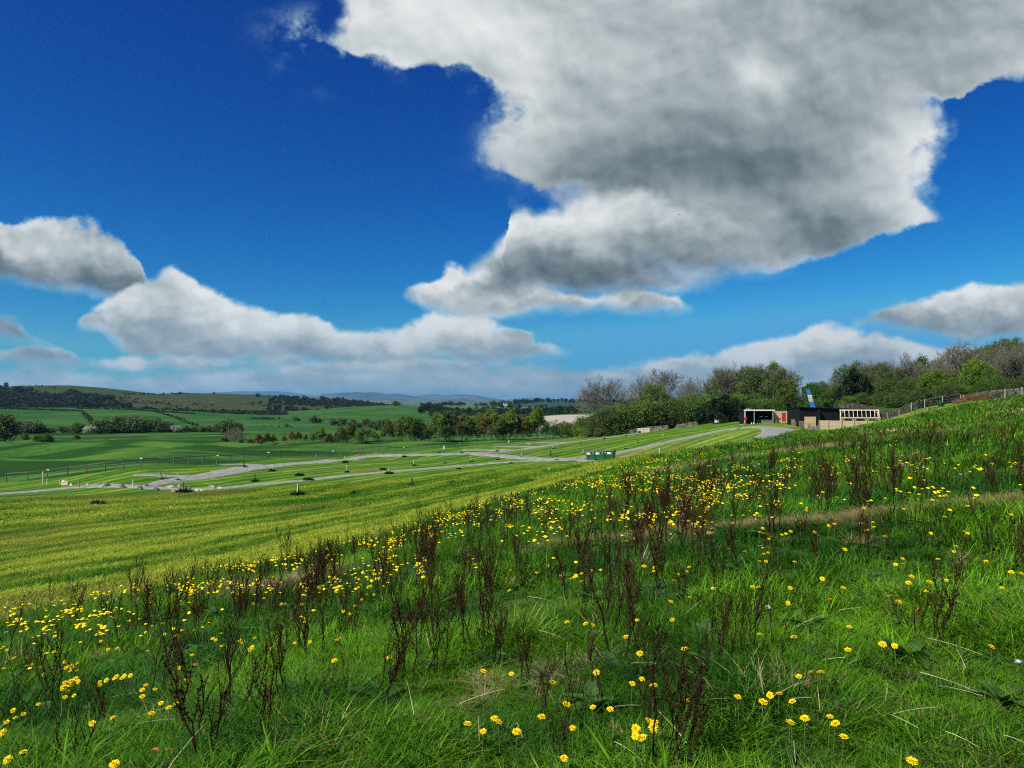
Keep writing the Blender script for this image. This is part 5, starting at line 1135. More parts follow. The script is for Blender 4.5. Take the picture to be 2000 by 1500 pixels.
def build_barn():
    Y = 156.; x0, x1 = W_(1561.5, Y), W_(1712, Y); zb = Z_(842, Y); w = x1-x0
    root = empty("black_barn", (x0, Y, zb), 0, "long low black-clad barn behind the new board fence", "barn")
    zl, zr = Z_(794.5, Y)-zb, Z_(799.5, Y)-zb
    wl = MB(); xm = W_(1598, Y)-x0
    wl.add([(0,0,0),(w,0,0),(w,0,zr-.12),(0,0,zl-.12),(0,7,0),(w,7,0),(w,7,zr-.5),(0,7,zl-.5)], [(0,1,2,3),(5,4,7,6),(4,0,3,7),(1,5,6,2),(3,2,6,7)])
    for k in range(int(w/.6)):
        zt = zl+(zr-zl)*(k*.6+.3)/w-.14; wl.box(.25+k*.6, .29+k*.6, -.025, -.002, 0, zt)
    wl.build("wall", M_black, root)
    MB().add([(-.2,-.45,zl-.11),(w+.2,-.45,zr-.11),(w+.2,7.3,zr-.5),(-.2,7.3,zl-.5),(-.2,-.45,zl+.0),(w+.2,-.45,zr+.0),(w+.2,7.3,zr-.38),(-.2,7.3,zl-.38)], [(3,2,1,0),(4,5,6,7),(0,1,5,4),(1,2,6,5),(2,3,7,6),(3,0,4,7)]).build("roof", M_blackmet, root)
    MB().box(xm+.15, w*.62, -.05, -.028, 1.5, 1.62).build("wall_rail", M_blackmet, root)
    MB().box(xm-.15, xm+.1, -.9, -.03, 0, zl-.6).build("corner_screen", M_black, root)
    # board screen left of the corner
    Y2 = 153.; a, b_ = W_(1571.5, Y2), W_(1593.5, Y2); zz = hz((a+b_)/2, Y2)
    r2_ = empty("board_screen", (a, Y2, zz), 0, "square larch board screen before the black barn's left part", "screen")
    MB().box(0, b_-a, 0, .06, .0, Z_(814, Y2)-zz-.06).build("boards", M_boards, r2_); MB().box(-.03, b_-a+.03, -.02, .1, Z_(814, Y2)-zz-.06, Z_(814, Y2)-zz).build("cap_rail", M_beam, r2_)
    # long fence
    Yf = 150.; f0, f1 = W_(1600, Yf), W_(1717, Yf)
    r3 = empty("board_fence", (f0, Yf, hz(f0, Yf)), 0, "long new board fence with square posts in front of the black barn", "fence"); oz = r3.location.z
    bd_ = [1600, 1618, 1644, 1668, 1693, 1717]
    zt = lambda px: Z_(821+(px-1600)*(1.6/117), Yf)-oz
    for p_, q_ in zip(bd_[:-1], bd_[1:]):
        xa, xb = W_(p_, Yf)-f0+.08, W_(q_, Yf)-f0-.08; z0 = min(hz(W_(p_, Yf), Yf), hz(W_(q_, Yf), Yf))-oz-.05
        MB().add([(xa,0,z0),(xb,0,z0),(xb,0,zt(q_)),(xa,0,zt(p_)),(xa,.06,z0),(xb,.06,z0),(xb,.06,zt(q_)),(xa,.06,zt(p_))], [(0,1,2,3),(5,4,7,6),(4,0,3,7),(1,5,6,2),(3,2,6,7),(4,5,1,0)]).build("boards", M_boards2, r3)
    for p_ in bd_[:2]:
        x = W_(p_, Yf)-f0; MB().box(x-.08, x+.08, -.06, .10, hz(x+f0, Yf)-oz-.3, zt(p_)+.03).build("post", M_beamsh, r3)
    # pergola
    r4 = empty("pergola", (W_(1644, Yf), Yf, hz(W_(1644, Yf), Yf)), 0, "pale timber pergola of sloping rafters over the board fence's right half", "pergola"); ox, oz = r4.location.x, r4.location.z
    Yb = 154.5; zlo = Z_(816, Yf)-oz; zhi = Z_(801, Yb)-oz
    MB().box(W_(1641.5, Yf)-ox, W_(1719.5, Yf)-ox, -.10, .10, zlo-.12, zlo+.14).build("lower_beam", M_beam, r4)
    MB().box(W_(1640, Yb)-ox, W_(1716, Yb)-ox, Yb-Yf-.08, Yb-Yf+.08, zhi-.14, zhi+.14).build("upper_beam", M_beam, r4)
    for k in range(10):
        xb_ = W_(1642+k*8.35, Yf)-ox; xt = W_(1640.5+k*8.35, Yb)-ox
        MB().bar((xt, Yb-Yf-.1, zhi-.02), (xb_, .02, zlo+.2), .07 if 0 < k < 9 else .13, .12).build("rafter", M_beam if k in (0, 9) else M_white, r4)
    for p_ in (1644, 1668, 1693, 1717):
        x = W_(p_, Yf)-ox; MB().box(x-.085, x+.085, -.085, .085, hz(x+ox, Yf)-oz-.3, zlo-.125).build("post", M_beamsh, r4)
        for s in (-1, 1):
            if (p_ == 1644 and s < 0) or (p_ == 1717 and s > 0): continue
            MB().bar((x+s*.07, 0, zlo-.62), (x+s*.56, 0, zlo-.13), .07, .09).build("brace", M_beam, r4)
    for p_, s in ((1641.5, 1), (1714.5, -1)):
        x = W_(p_, Yb)-ox; MB().box(x-.08, x+.08, Yb-Yf-.08, Yb-Yf+.08, hz(x+ox, Yb)-oz-.2, zhi-.15).build("post", M_beam, r4)
        MB().bar((x+s*.08, Yb-Yf, zhi-.75), (x+s*.75, Yb-Yf, zhi-.12), .08, .1).build("brace", M_beam, r4)
    # low fences by the entrance
    Ye = 158.; e0 = W_(1545.5, Ye); ze = hz(e0, Ye)
    r5 = empty("stepped_fence", (e0, Ye, ze), 0, "low stepped fence of grey-brown upright boards between shed and barn", "fence")
    for j, (a, b_, t) in enumerate(((1545.5, 1552.5, 819), (1553, 1559.5, 823))):
        mb = MB(); n = 5
        for k in range(n):
            xa = W_(a, Ye)-e0+k*(W_(b_, Ye)-W_(a, Ye))/n; mb.box(xa+.01, xa+(W_(b_, Ye)-W_(a, Ye))/n-.01, 0, .04, -.1, Z_(t, Ye)-ze-.05*0)
        mb.build("boards", M_boardsgrey, r5); MB().box(W_(a, Ye)-e0-.02, W_(b_, Ye)-e0+.02, -.03, .07, Z_(t, Ye)-ze+.002, Z_(t, Ye)-ze+.07).build("cap_rail", M_postbrown, r5)
    def railing(a, b_, ty, Yr, label, mats, n):
        x0_ = W_(a, Yr); z0 = hz(x0_, Yr); w_ = W_(b_, Yr)-x0_; h_ = Z_(ty, Yr)-z0
        rr_ = empty("picket_railing", (x0_, Yr, z0), 0, label, "railing")
        MB().box(0, w_, -.04, .04, h_-.08, h_).build("top_rail", mats, rr_)
        for k in range(n+1):
            x = w_*k/n; mb = MB().box(x-.03, x+.03, -.025, .025, -.1, h_-.083); mb.build("picket", mats, rr_)
        return rr_
    railing(1561, 1571, 822.5, 156., "grey railing left of the square board screen", M_grey, 6)
    q = railing(1583.5, 1599.3, 831.5, 149., "grey railing at the left end of the long board fence", M_grey, 9)
    Yg = 149.3; g0 = W_(1577.5, Yg); zg = hz(g0, Yg)
    mb = MB(); 
    for k in range(4): mb.box(k*.16+.01, k*.16+.15, 0, .04, -.1, Z_(828.5, Yg)-zg-.02*k)
    o = mb.build("end_panel", M_boardsgrey); o.location = (g0, Yg, zg); tag(o, "dark narrow board panel at the far left of the grey railing by the long fence", "panel")
    MB_ = MB(); MB_.box(-.35, .35, -.02, .02, 0, .45)
    for i, (a, yy) in enumerate(((1586.5, 150.3), (1590.5, 150.3))):
        o = MB().box(-.18, .18, -.2, .2, .32, .37).box(-.18, -.14, -.2, -.16, 0, .32).box(.14, .18, -.2, -.16, 0, .32).box(-.18, -.14, .16, .2, 0, .32).box(.14, .18, .16, .2, 0, .32).box(-.18, .18, .16, .2, .37, .75).build("garden_chair", M_blackmet)
        o.location = (W_(a, yy), yy, hz(W_(a, yy), yy)); tag(o, ("black garden chair behind the grey railing, the left one", "black garden chair behind the grey railing, nearer the board fence")[i], "chair")
    # slanting painted panel behind the roof
    Yp = 164.5; P = lambda px, py: np.array([W_(px, Yp), 0, Z_(py, Yp)])
    TL, TR, BR, BL = P(1574.2, 760), P(1580.8, 760), P(1596.5, 806), P(1586, 806)
    base = (TL*0+np.array([BL[0], 0, BL[2]])); r6 = empty("slanting_panel", (BL[0], Yp, BL[2]), 0, "tall slanting blue and white painted panel rising behind the barn's roof", "panel")
    def seg(t0, t1, mat, name, u0=0., u1=1., dy=0.):
        q = []
        for t in (t0, t1):
            l = TL+(BL-TL)*t-base; r_ = TR+(BR-TR)*t-base; q.append(l+(r_-l)*u0); q.append(l+(r_-l)*u1)
        v = [(x[0], -.1-dy, x[2]) for x in (q[0], q[1], q[3], q[2])]+[(x[0], .1 if dy == 0 else -.101, x[2]) for x in (q[0], q[1], q[3], q[2])]
        MB().add(v, [(3,2,1,0),(4,5,6,7),(0,1,5,4),(1,2,6,5),(2,3,7,6),(3,0,4,7)]).build(name, mat, r6)
    MBL = plain("blue_paint", (0.03,0.14,0.42), (0.06,0.22,0.55), 2.0, 0.5, 0.3); MWS = plain("mottled_white", (0.18,0.22,0.24), (0.75,0.78,0.80), 1.6, 0.6, 0.2, detail=2.0)
    seg(0, .25, MBL, "upper_band"); seg(.25, .53, MWS, "white_band"); seg(.53, 1.0, MBL, "lower_band")
    seg(.36, .50, plain("orange_paint", (0.45,0.16,0.03), (0.6,0.25,0.06), 3.0, 0.6), "orange_patch", .72, .98, .01)
build_barn()
# --- timber screen at the end of the upper track
def build_small():
    p = at(1244.5, 846.5); Y = p.y; s = Y/F
    root = empty("timber_screen", p, 0, "pale new timber screen of two board panels at the end of the upper track", "timber screen")
    w = 23.5*s; h = 10.2*s
    for k, (a, b_) in enumerate(((0, w*.5-.04), (w*.5+.04, w))):
        MB().box(a, b_, 0, .08, -.1, h).build("panel", M_crate, root)
        MB().box(b_-.08 if k == 0 else a, b_ if k == 0 else a+.08, .085, 1.4, -.1, h-.02).build("side_board", M_crate, root)
    for x in (0-.05, w*.5, w+.05): MB().box(x-.05, x+.05, -.06, -.002, -.2, h+.04).build("post", M_beam, root)
    MB().box(w*.06, w*.3, -.03, -.003, .08, h*.45).build("hatch", M_darkpost, root)
    # white cabinet by the dark evergreen
    p = on(1400, 184); s = 184/F; r = empty("utility_cabinet", p, 0, "pale grey cabinet with a dark base in front of the near-black evergreen", "cabinet")
    MB().box(-.50, .50, -.3, .3, .0, .28).build("base", M_blackmet, r); MB().box(-.52, .52, -.32, .32, .28, 1.05, bev=.03).build("body", M_grey, r)
    MB().box(-.42, .02, -.345, -.325, .34, .98).build("door", M_white, r); MB().box(.06, .44, -.345, -.325, .34, .98).build("vent_panel", M_grey, r)
    # power pole
    p = on(1225, 224); top = Z_(761, 224)-p.z; r = empty("utility_pole", p, 0, "tall pale wooden utility pole with a short crossarm above the hedge", "utility pole")
    MB().tube([(0,0,-.5),(0,0,top*.5),(0,0,top)], np.array([.19,.16,.13]), 10).build("pole", M_barkpale, r)
    MB().box(-.75, .75, -.22, -.08, top-.45, top-.3).build("crossarm", M_oldwood, r)
    for x in (-.65, 0, .65): MB().lathe([(.05, 0), (.08, .05), (.05, .1), (.08, .15), (.03, .22), (0, .22)], 8, (x, -.15, top-.3)).build("insulator", M_white, r)
    wr = MB()
    for x in (-.65, .65):
        wr.tube([(x+t*1.0*38, -.15+t*30, top-.1-4*t*(1-t)*1.2-t*2) for t in np.linspace(0, 1, 9)], .012, 3, cap=False)
    wr.build("wire", M_blackmet, r)
    # small dark green box on the slope below the wall
    p = on(1838, 104); s = p.y/F; r = empty("grit_bin", p, .3, "small dark green box on the grass below the stone wall", "grit bin")
    MB().add([(-.3,-.25,0),(.3,-.25,0),(.3,.25,0),(-.3,.25,0),(-.36,-.3,.5),(.36,-.3,.5),(.36,.3,.5),(-.36,.3,.5)], [(3,2,1,0),(0,1,5,4),(1,2,6,5),(2,3,7,6),(3,0,4,7),(4,5,6,7)]).build("body", M_binL, r)
    MB().add([(-.4,-.34,.502),(.4,-.34,.502),(.4,.34,.58),(-.4,.34,.58),(-.4,-.34,.56),(.4,-.34,.56),(.4,.34,.66),(-.4,.34,.66)], [(3,2,1,0),(4,5,6,7),(0,1,5,4),(1,2,6,5),(2,3,7,6),(3,0,4,7)]).build("lid", M_binG, r)
build_small()
# --- dry-stone walls
def stone_wall(pts, hgt, label, seed, top=None, mat=None, stake=None):
    """pts: (bearing, distance)"""
    L = np.array([tuple(on(a, b_).xy) for a, b_ in pts]); L = smooth_line(L, 8); d = np.concatenate([[0], np.cumsum(np.hypot(*np.diff(L, axis=0).T))]); rg = np.random.default_rng(seed)
    p0 = L[0]; z00 = hz(*p0); root = empty("dry_stone_wall", (p0[0], p0[1], z00), 0, label, "stone wall")
    mb = MB(); cp = MB(); course = .2; n = int(hgt/course)
    hs = lambda s: hgt*(0.9+0.25*vnoise(np.array([s]), np.array([seed*9.]), 7)[0])
    for c_ in range(n+1):
        s = rg.random()*.3
        while s < d[-1]-.3:
            ln = .25+.4*rg.random(); sm_ = s+ln/2; x = np.interp(sm_, d, L[:, 0]); y = np.interp(sm_, d, L[:, 1]); x2 = np.interp(sm_+.2, d, L[:, 0]); y2 = np.interp(sm_+.2, d, L[:, 1]); a = math.atan2(y2-y, x2-x)
            z = hz(x, y)-z00-.1+c_*course*hs(s)/hgt; t = .33-.11*c_/n; last = c_ == n
            hh = course*(1.0+.1*rg.random()) if not last else .26*(.8+.5*rg.random()); hw = ln/2*.96 if not last else ln*.33
            v = []
            for dz in (0, hh):
                for sx_, sy_ in ((-1,-1),(1,-1),(1,1),(-1,1)):
                    lx = sx_*hw+rg.normal(0, .025); ly = sy_*t+rg.normal(0, .035); v.append((x-p0[0]+lx*math.cos(a)-ly*math.sin(a), y-p0[1]+lx*math.sin(a)+ly*math.cos(a), z+dz+rg.normal(0, .015)))
            (cp if last else mb).add(v, [(3,2,1,0),(4,5,6,7),(0,1,5,4),(1,2,6,5),(2,3,7,6),(3,0,4,7)]); s += ln if not last else ln*.62
    mb.build("courses", mat or M_stone, root); cp.build("cope_stones", mat or M_stone, root); return root
M_walldark = plain("dark_wall_stone", (0.022,0.022,0.016), (0.12,0.115,0.09), 1.7, 0.95, 0.05, bump=0.6, detail=8.0)  # darker stone tone for the lower right-hand walls
M_wallstone = plain("wall_stone", (0.045,0.042,0.03), (0.26,0.24,0.18), 1.9, 0.95, 0.05, bump=0.6, detail=8.0)
stone_wall([(1146,222),(1170,214),(1186,207),(1215,203),(1243,200)], 1.15, "low stone wall under the hedge left of the timber screen", 1, mat=M_wallstone)
stone_wall([(1252,199),(1275,198),(1304,197)], 1.35, "pale stone wall section right of the timber screen", 2, mat=M_wallstone)
stone_wall([(1318,197),(1345,196),(1390,195)], 1.15, "stone wall section between the hedge and the near-black evergreen", 3, mat=M_wallstone)
stone_wall([(1638,178),(1680,170),(1736,150),(1756,140),(1780,132),(1806,133),(1841,135),(1876,138)], 1.75, "dark dry-stone wall dipping along the wood behind the barn's right end", 4, mat=M_walldark)
stone_wall([(1880,142),(1896,148),(1930,150),(1972,150),(2010,150),(2060,150)], 1.5, "upper dry-stone wall climbing to the photo's right edge", 5, mat=M_wallstone)
stone_wall([(1940,104),(1965,100),(2000,98),(2060,96)], 0.95, "short dark stone wall below the upper one at the right edge", 6, mat=M_walldark)
# stakes in front of the walls
def stakes():
    root = empty("stake_fence", on(1756, 138), 0, "grey stakes with thin wires in front of the dark dry-stone wall", "fence"); o0 = Vector(root.location); tops = []
    for px, Y in ((1733, 147), (1756, 138), (1780, 130.5), (1806, 131.3), (1841, 133), (1876, 136)):
        p = on(px, Y)-o0; MB().tube([tuple(p+Vector((0,0,-.3))), tuple(p+Vector((0,0,1.6)))], .075, 7).build("post", M_barkpale, root); tops.append(p+Vector((0,0,1.5)))
    w = MB()
    for dz in (0, .5, 1.0): w.tube([tuple(t-Vector((0,0,dz))) for t in tops], .008, 3, cap=False)
    w.build("wire", M_grey, root)
    root = empty("stake_fence", on(1963, 98), 0, "pair of stakes before the short dark stone wall at the right edge", "fence"); o0 = Vector(root.location)
    for px, Y in ((1963, 98.5), (1996, 96.8)):
        p = on(px, Y)-o0; MB().tube([tuple(p+Vector((0,0,-.3))), tuple(p+Vector((0,0,1.25)))], .07, 7).build("post", M_barkpale, root)
    p = on(1980, 146); o = MB().tube([(0,0,-.3),(0,0,1.5)], .09, 7).build("gate_post", M_darkpost); o.location = p; tag(o, "single dark post before the upper stone wall near the right edge", "post")
stakes()
# brushwood heap
def heap():
    rg = np.random.default_rng(8); p0 = on(1905, 106); mb = MB()
    for k in range(900):
        a = rg.random()*6.283; r = math.sqrt(rg.random()); x = 3.0*r*math.cos(a); y = 1.6*r*math.sin(a); z = max(0, .95*(1-r*r))*rg.random()+.0; d = rg.normal(0, 1, 3); d[2] = abs(d[2])*.6; d /= np.linalg.norm(d); L = .3+.6*rg.random(); z += hz(p0.x+x, p0.y+y)-p0.z
        mb.tube([(x, y, z), (x+d[0]*L*.5, y+d[1]*L*.5, z+d[2]*L*.5), (x+d[0]*L, y+d[1]*L, z+d[2]*L-.05)], .022, 3, cap=False)
    o = mb.build("brushwood_heap", plain("dead_bracken", (0.10,0.055,0.03), (0.24,0.15,0.08), 2.0, 0.95, 0.05)); o.location = p0; tag(o, "brown heap of dead bracken and brush at the wall corner", "brush heap")
heap()
# pale ploughed field beyond the hedge
def ploughed():
    m, nt, out = new_mat("pale_tilth"); b = NB(nt); pos = b.geo(); s = b.n('ShaderNodeSeparateXYZ'); nt.links.new(pos, s.inputs[0])
    q = b.math('SINE', b.math('MULTIPLY', b.math('ADD', s.outputs[1], b.math('MULTIPLY', s.outputs[0], .9)), .22)); f = b.sm(q, .82, .97)
    c_ = b.mix(b.noise(pos, .3, 5), (0.30,0.27,0.235), (0.42,0.385,0.34)); c_ = b.mix(b.math('MULTIPLY', f, .55), c_, (0.16,0.14,0.10)); nt.links.new(b.bsdf(c_, .95, .05), out.inputs[0])
    y = np.linspace(400, 640, 70); left = np.interp(y, [400, 430, 520, 600, 640], [855, 860, 900, 1020, 1075]); right = np.full(70, 1330.)
    px = left[:, None]+(right-left)[:, None]*np.linspace(0, 1, 70)[None]; Y = np.repeat(y[:, None], 70, 1); X = (px-1000)/F*Y
    tag(grid_mesh("ploughed_field", np.stack([X, Y, H(X, Y)+.12], -1), m), kind="structure")
ploughed()
# far farm, mast and birds
def farm():
    hx = (987-1000)/F*1700; hzv = float(hill2(np.array([hx]), np.array([1700.]))[0]); zt = Z_(790, 1700)
    r = empty("farmhouse", (hx, 1700, zt-1), .3, "tiny white farmhouse under trees on the far fields", "house")
    MB().box(-9, 9, -4, 4, -4, 5).build("wall", M_white, r); MB().add([(-9.5,-4.6,4.9),(9.5,-4.6,4.9),(9.5,4.6,4.9),(-9.5,4.6,4.9),(-9.5,0,8.2),(9.5,0,8.2)], [(0,1,5,4),(2,3,4,5),(1,2,5),(3,0,4),(3,2,1,0)]).build("roof", M_stonedark, r)
    for x in (-7, 7): MB().box(x-.7, x+.7, -.7, .7, 7.2, 10).build("chimney", M_white, r)
    for x in (-5.5, 0, 5.5): MB().box(x-.8, x+.8, -4.08, -4.0, 1, 3).build("window", M_blackmet, r)
    r.scale = (.5, .5, .55)
    for i, px in enumerate((962, 968, 975, 981, 992, 1003, 940, 948, 930)):
        x = (px-1000)/F*1760; plant('far%d' % (i % 3), Vector((x, 1760, Z_(790.5+(i % 3), 1760)-3)), 13 if px in (962, 975, 981, 992) else 9, f"tree of the clump round the tiny far farmhouse, {ordn(i, 9, 'first', 'last') if False else ['tall left','tall second','tall third','tall fourth','right hand','far right','low left','low middle','outermost left'][i]} one", group="trees round the far farmhouse", wide=1.3)
    Ym = 2850.; x = (1033.3-1000)/F*Ym; z0 = Z_(787, Ym); r = empty("mast", (x, Ym, z0), 0, "thin radio mast on the dark far hill", "mast")
    zt = Z_(777.5, Ym)-z0
    mb = MB(); 
    for k in range(3):
        a = k*2.094; mb.tube([(1.3*math.cos(a), 1.3*math.sin(a), -8), (.6*math.cos(a), .6*math.sin(a), zt)], .45, 4)
    for k in range(12): mb.lathe([(1.5-.07*k, (zt)*k/12), (1.5-.07*k, (zt)*k/12+.5)], 3)
    mb.build("tower", M_grey, r); MB().tube([(0,0,zt-.5),(0,0,zt+3)], .25, 4).build("aerial", M_grey, r)
farm()
def bird(px, py, Y, span, label, seed):
    rg = random.Random(seed); X, Z = (px-1000)/F*Y, (790-py)/F*Y; s = span/2
    r = empty("bird", (X, Y, Z), rg.random()*3, label, "bird")
    mb = MB(); mb.lathe([(0, -.0), (.03, .03), (.05, .1), (.045, .2), (.02, .3), (.03, .34), (0, .37)], 8)
    o = mb.build("body", M_black, r); o.rotation_euler = (R(90), 0, 0); o.location = (0, .15, 0)
    for q in (-1, 1):
        vs = []; n = 6
        for k in range(n+1):
            t = k/n; z = s*(.35*math.sin(t*2.2)-.05*t); c_ = .11*(1-t**2)+.01; vs += [(q*s*t, -c_, z), (q*s*t, c_*.7, z), (q*s*t, 0, z+.012)]
        f = []
        for k in range(n): f += [(3*k,3*k+3,3*k+4,3*k+1),(3*k,3*k+2,3*k+5,3*k+3),(3*k+2,3*k+1,3*k+4,3*k+5)]
        MB().add(vs, f).build("wing", M_black, r)
    MB().add([(-.04,-.2,0),(.04,-.2,0),(0,-.1,.01),(-.05,-.32,0),(.05,-.32,0)], [(0,1,4,3),(0,2,1)]).build("tail", M_black, r)
bird(1326, 419, 160, 0.75, "small dark bird against the big cloud", 1)
bird(631, 591, 220, 0.7, "tiny dark bird in the blue sky left of the big cloud", 2)
# ------------------------------------------------------------------ dandelions
M_yel = plain("dandelion_yellow", (0.78,0.52,0.005), (0.90,0.68,0.010), 90.0, 0.7, 0.1, detail=3.0)
M_yelc = plain("dandelion_centre", (0.75,0.36,0.004), (0.85,0.46,0.008), 120.0, 0.8, 0.1)
M_stem = leafy("flower_stem", (0.07,0.12,0.03), (0.12,0.16,0.05), 10, 0.2, 0.2, 50)
M_sepal = leafy("sepal", (0.04,0.10,0.02), (0.06,0.14,0.03), 10, 0.2, 0.2, 50)
def head_mesh(seed):
    rg = np.random.default_rng(seed); mb = MB()
    for ring, (n, L, el, w) in enumerate(((20, .0215, .12, .0042), (18, .018, .45, .004), (14, .0125, .85, .0036), (9, .008, 1.2, .003))):
        for k in range(n):
            a = 6.283*(k+.5*(ring % 2))/n+rg.normal(0, .06); e = el+rg.normal(0, .08); Lk = L*(.88+.24*rg.random()); d = np.array([math.cos(a)*math.cos(e), math.sin(a)*math.cos(e), math.sin(e)]); sd = np.array([-math.sin(a), math.cos(a), 0])*w/2; u = np.array([0, 0, .0012+.0005*ring])
            p0 = d*.002+u; p1 = d*Lk*.6+u+[0, 0, .0012]; p2 = d*Lk+u
            mb.add([p0-sd*.5, p0+sd*.5, p1+sd, p1-sd, p2+sd*.75, p2-sd*.75], [(0,1,2,3),(3,2,4,5)])
    mb.add([(0, 0, .0065)]+[(.006*math.cos(k*.785), .006*math.sin(k*.785), .0045) for k in range(8)], [(0, 1+k, 1+(k+1) % 8) for k in range(8)], 1)
    mb.lathe([(.0028, -.013), (.006, -.008), (.0065, -.001), (.004, .0)], 8, mi=2)
    return mb
DH = []
for s in (1, 2, 3):
    o = head_mesh(s).build("flower_head", [M_yel, M_yelc, M_sepal]); DH.append(o.data); bpy.data.objects.remove(o)
DS = []
for s in (1, 2, 3):
    rg = random.Random(s); b_ = rg.uniform(-.15, .15); pts = [(b_*t*t*.3-b_*.3, .1*b_*t*t-.1*b_, -1+t) for t in np.linspace(0, 1, 6)]; pts[-1] = (0, 0, 0)
    o = MB().tube([(x, y, z) for x, y, z in pts], .0022/.2*1.0, 5, cap=False).build("stem", M_stem); DS.append(o.data); bpy.data.objects.remove(o)
def small_head():
    mb = MB(); n = 12
    v = [(0, 0, .010)]+[(.012*math.cos(k*6.283/n), .012*math.sin(k*6.283/n), .0085) for k in range(n)]+[((.021+.003*(k % 2))*math.cos(k*6.283/n), (.021+.003*(k % 2))*math.sin(k*6.283/n), .002) for k in range(n)]+[(0, 0, -.01)]
    f = [(0, 1+k, 1+(k+1) % n) for k in range(n)]+[(1+k, 1+n+k, 1+n+(k+1) % n, 1+(k+1) % n) for k in range(n)]+[(2*n+1, 1+n+(k+1) % n, 1+n+k) for k in range(n)]
    mb.add(v, f, 0); mb.tube([(0, 0, -.01), (.01, .004, -.09), (.015, .0, -.17)], .002, 3, 1, cap=False); return mb
sh2 = head_mesh(9); sh2.tube([(0, 0, -.012), (.008, .004, -.09), (.012, .0, -.17)], .002, 4, 2, cap=False); o_ = sh2.build("dandelion", [M_yel, M_yelc, M_sepal]); SH2 = o_.data; bpy.data.objects.remove(o_)
SHo = small_head().build("dandelion", [M_yel, M_stem]); SH = SHo.data; bpy.data.objects.remove(SHo)
def at_h(px, py, dz, ymin=1.4):
    """where a flower dz above the grass stands"""
    Y = np.geomspace(ymin, 90, 500); X = (px-1000)/F*Y; d = (790-py)/F*Y-(H(X, Y)+dz); k = np.where(d < 0)[0]
    if not len(k) or k[0] == 0: return None
    k = k[0]; t = d[k-1]/(d[k-1]-d[k]); y = Y[k-1]+t*(Y[k]-Y[k-1]); x = (px-1000)/F*y; return Vector((x, y, hz(x, y)+dz))
NEAR = [(1621,1401),(1632,1414),(1648,1440),(1543,1412),(1572,1404),(1781,1488),(1441,1362),(1490,1372),(1504,1358),(1522,1356),(1548,1371),(1560,1322),(1584,1314),(1603,1314),(1656,1270),(1724,1259),(1747,1262),(1936,1264),(1484,1240),(1551,1245),(1539,1178),(1659,1225),(1740,1165),(1755,1176),(1622,1172),(1647,1149),(1606,1131),(1451,1133),(1470,1147),(1481,1147),(1543,1149),(1425,1073),(1454,1078),(1552,1098),(1848,1134),(1780,1127),(1774,1139),(1815,1138),(1810,1155),(1763,1092),(1763,1102),(1749,1103),(1808,1108),(1832,1093),(1867,1068),(1863,1078),(1818,1042),(1926,1097),(1948,1073),(1975,1118),(1957,1149),(1994,1121),(1883,1039),(1890,1042),(1975,1006),(1728,1048),(1650,1074),(1492,1083),(1500,1080),(1490,1071),(1484,1097),(1496,1097),(1502,1053),(1494,1055),(1484,1040),(1527,1045),(1535,1043),(1630,1024),(1618,1027),(1590,1040),(1597,1045),
 (1165,1314),(1080,1334),(1106,1376),(1158,1382),(1192,1386),(1058,1401),(966,1404),(973,1411),(913,1415),(944,1429),(1009,1430),(1119,1423),(1254,1327),(1235,1336),(1277,1340),(1342,1369),(1267,1409),(1278,1413),(1276,1422),(1241,1438),(1255,1442),(1242,1424),(1102,1482),(1250,1277),(1223,1245),(1337,1268),(1108,1216),(1144,1219),(1158,1221),(1244,1212),(1313,1211),(1310,1176),(1347,1168),(1393,1150),(1317,1134),(1324,1122),(1341,1116),(1346,1108),(1137,1136),(1121,1128),(1125,1125),(1116,1131),(1136,1121),(1095,1125),(1054,1117),(1048,1119),(995,1154),(944,1312),(999,1317),(760,1285),
 (221,1403),(75,1376),(26,1388),(46,1395),(30,1403),(13,1411),(6,1431),(315,1374),(345,1376),(330,1383),(296,1394),(278,1361),(365,1328),(350,1305),(381,1299),(375,1280),(653,1291),(664,1247),(657,1251),(493,1265),(488,1270),(346,1242),(288,1272),(211,1269),(229,1267),(181,1414),(127,1362),(145,1359),(131,1351),(151,1311),(243,1321),(255,1320),(285,1339),(278,1348),(303,1347),(80,1304),(86,1318),(52,1301),(62,1299),(7,1306),(24,1288),(28,1285),(6,1264),(14,1270),(46,1470),(16,1484),(224,1493)]
def where(px, py):
    col = "left" if px < 400 else "left of the middle" if px < 850 else "in the middle" if px < 1200 else "right of the middle" if px < 1600 else "right"
    row = "near the photo's bottom edge" if py > 1370 else "in the near grass" if py > 1220 else "further up the meadow" if py > 1090 else "before the trodden path"
    return col, row
def neighbours(px, py, L):
    d = [(math.hypot(a-px, b_-py), a, b_) for a, b_ in L if (a, b_) != (px, py)]; d.sort(); return d
rngd = random.Random(17); hd = []
seen = {}
for px, py in NEAR:
    dz = 0.13+0.04*rngd.random(); p = at_h(px, py, dz)
    if p is None: continue
    nb_ = neighbours(px, py, NEAR); col, row = where(px, py)
    if nb_[0][0] > 45: rel = "standing alone"
    elif nb_[0][0] < 14: rel = ("left" if nb_[0][1] > px else "right")+" one of a touching pair"
    elif nb_[1][0] < 32: rel = "one of a little cluster"
    else: rel = ("left" if nb_[0][1] > px else "right")+" one of a loose pair"
    hd.append((px, py, p, dz, f"yellow dandelion {rel} {row}, {col if col.startswith('in') else col+' side' if ' ' not in col else col}"))
from collections import Counter
cl = Counter(h[4] for h in hd); k_ = {}
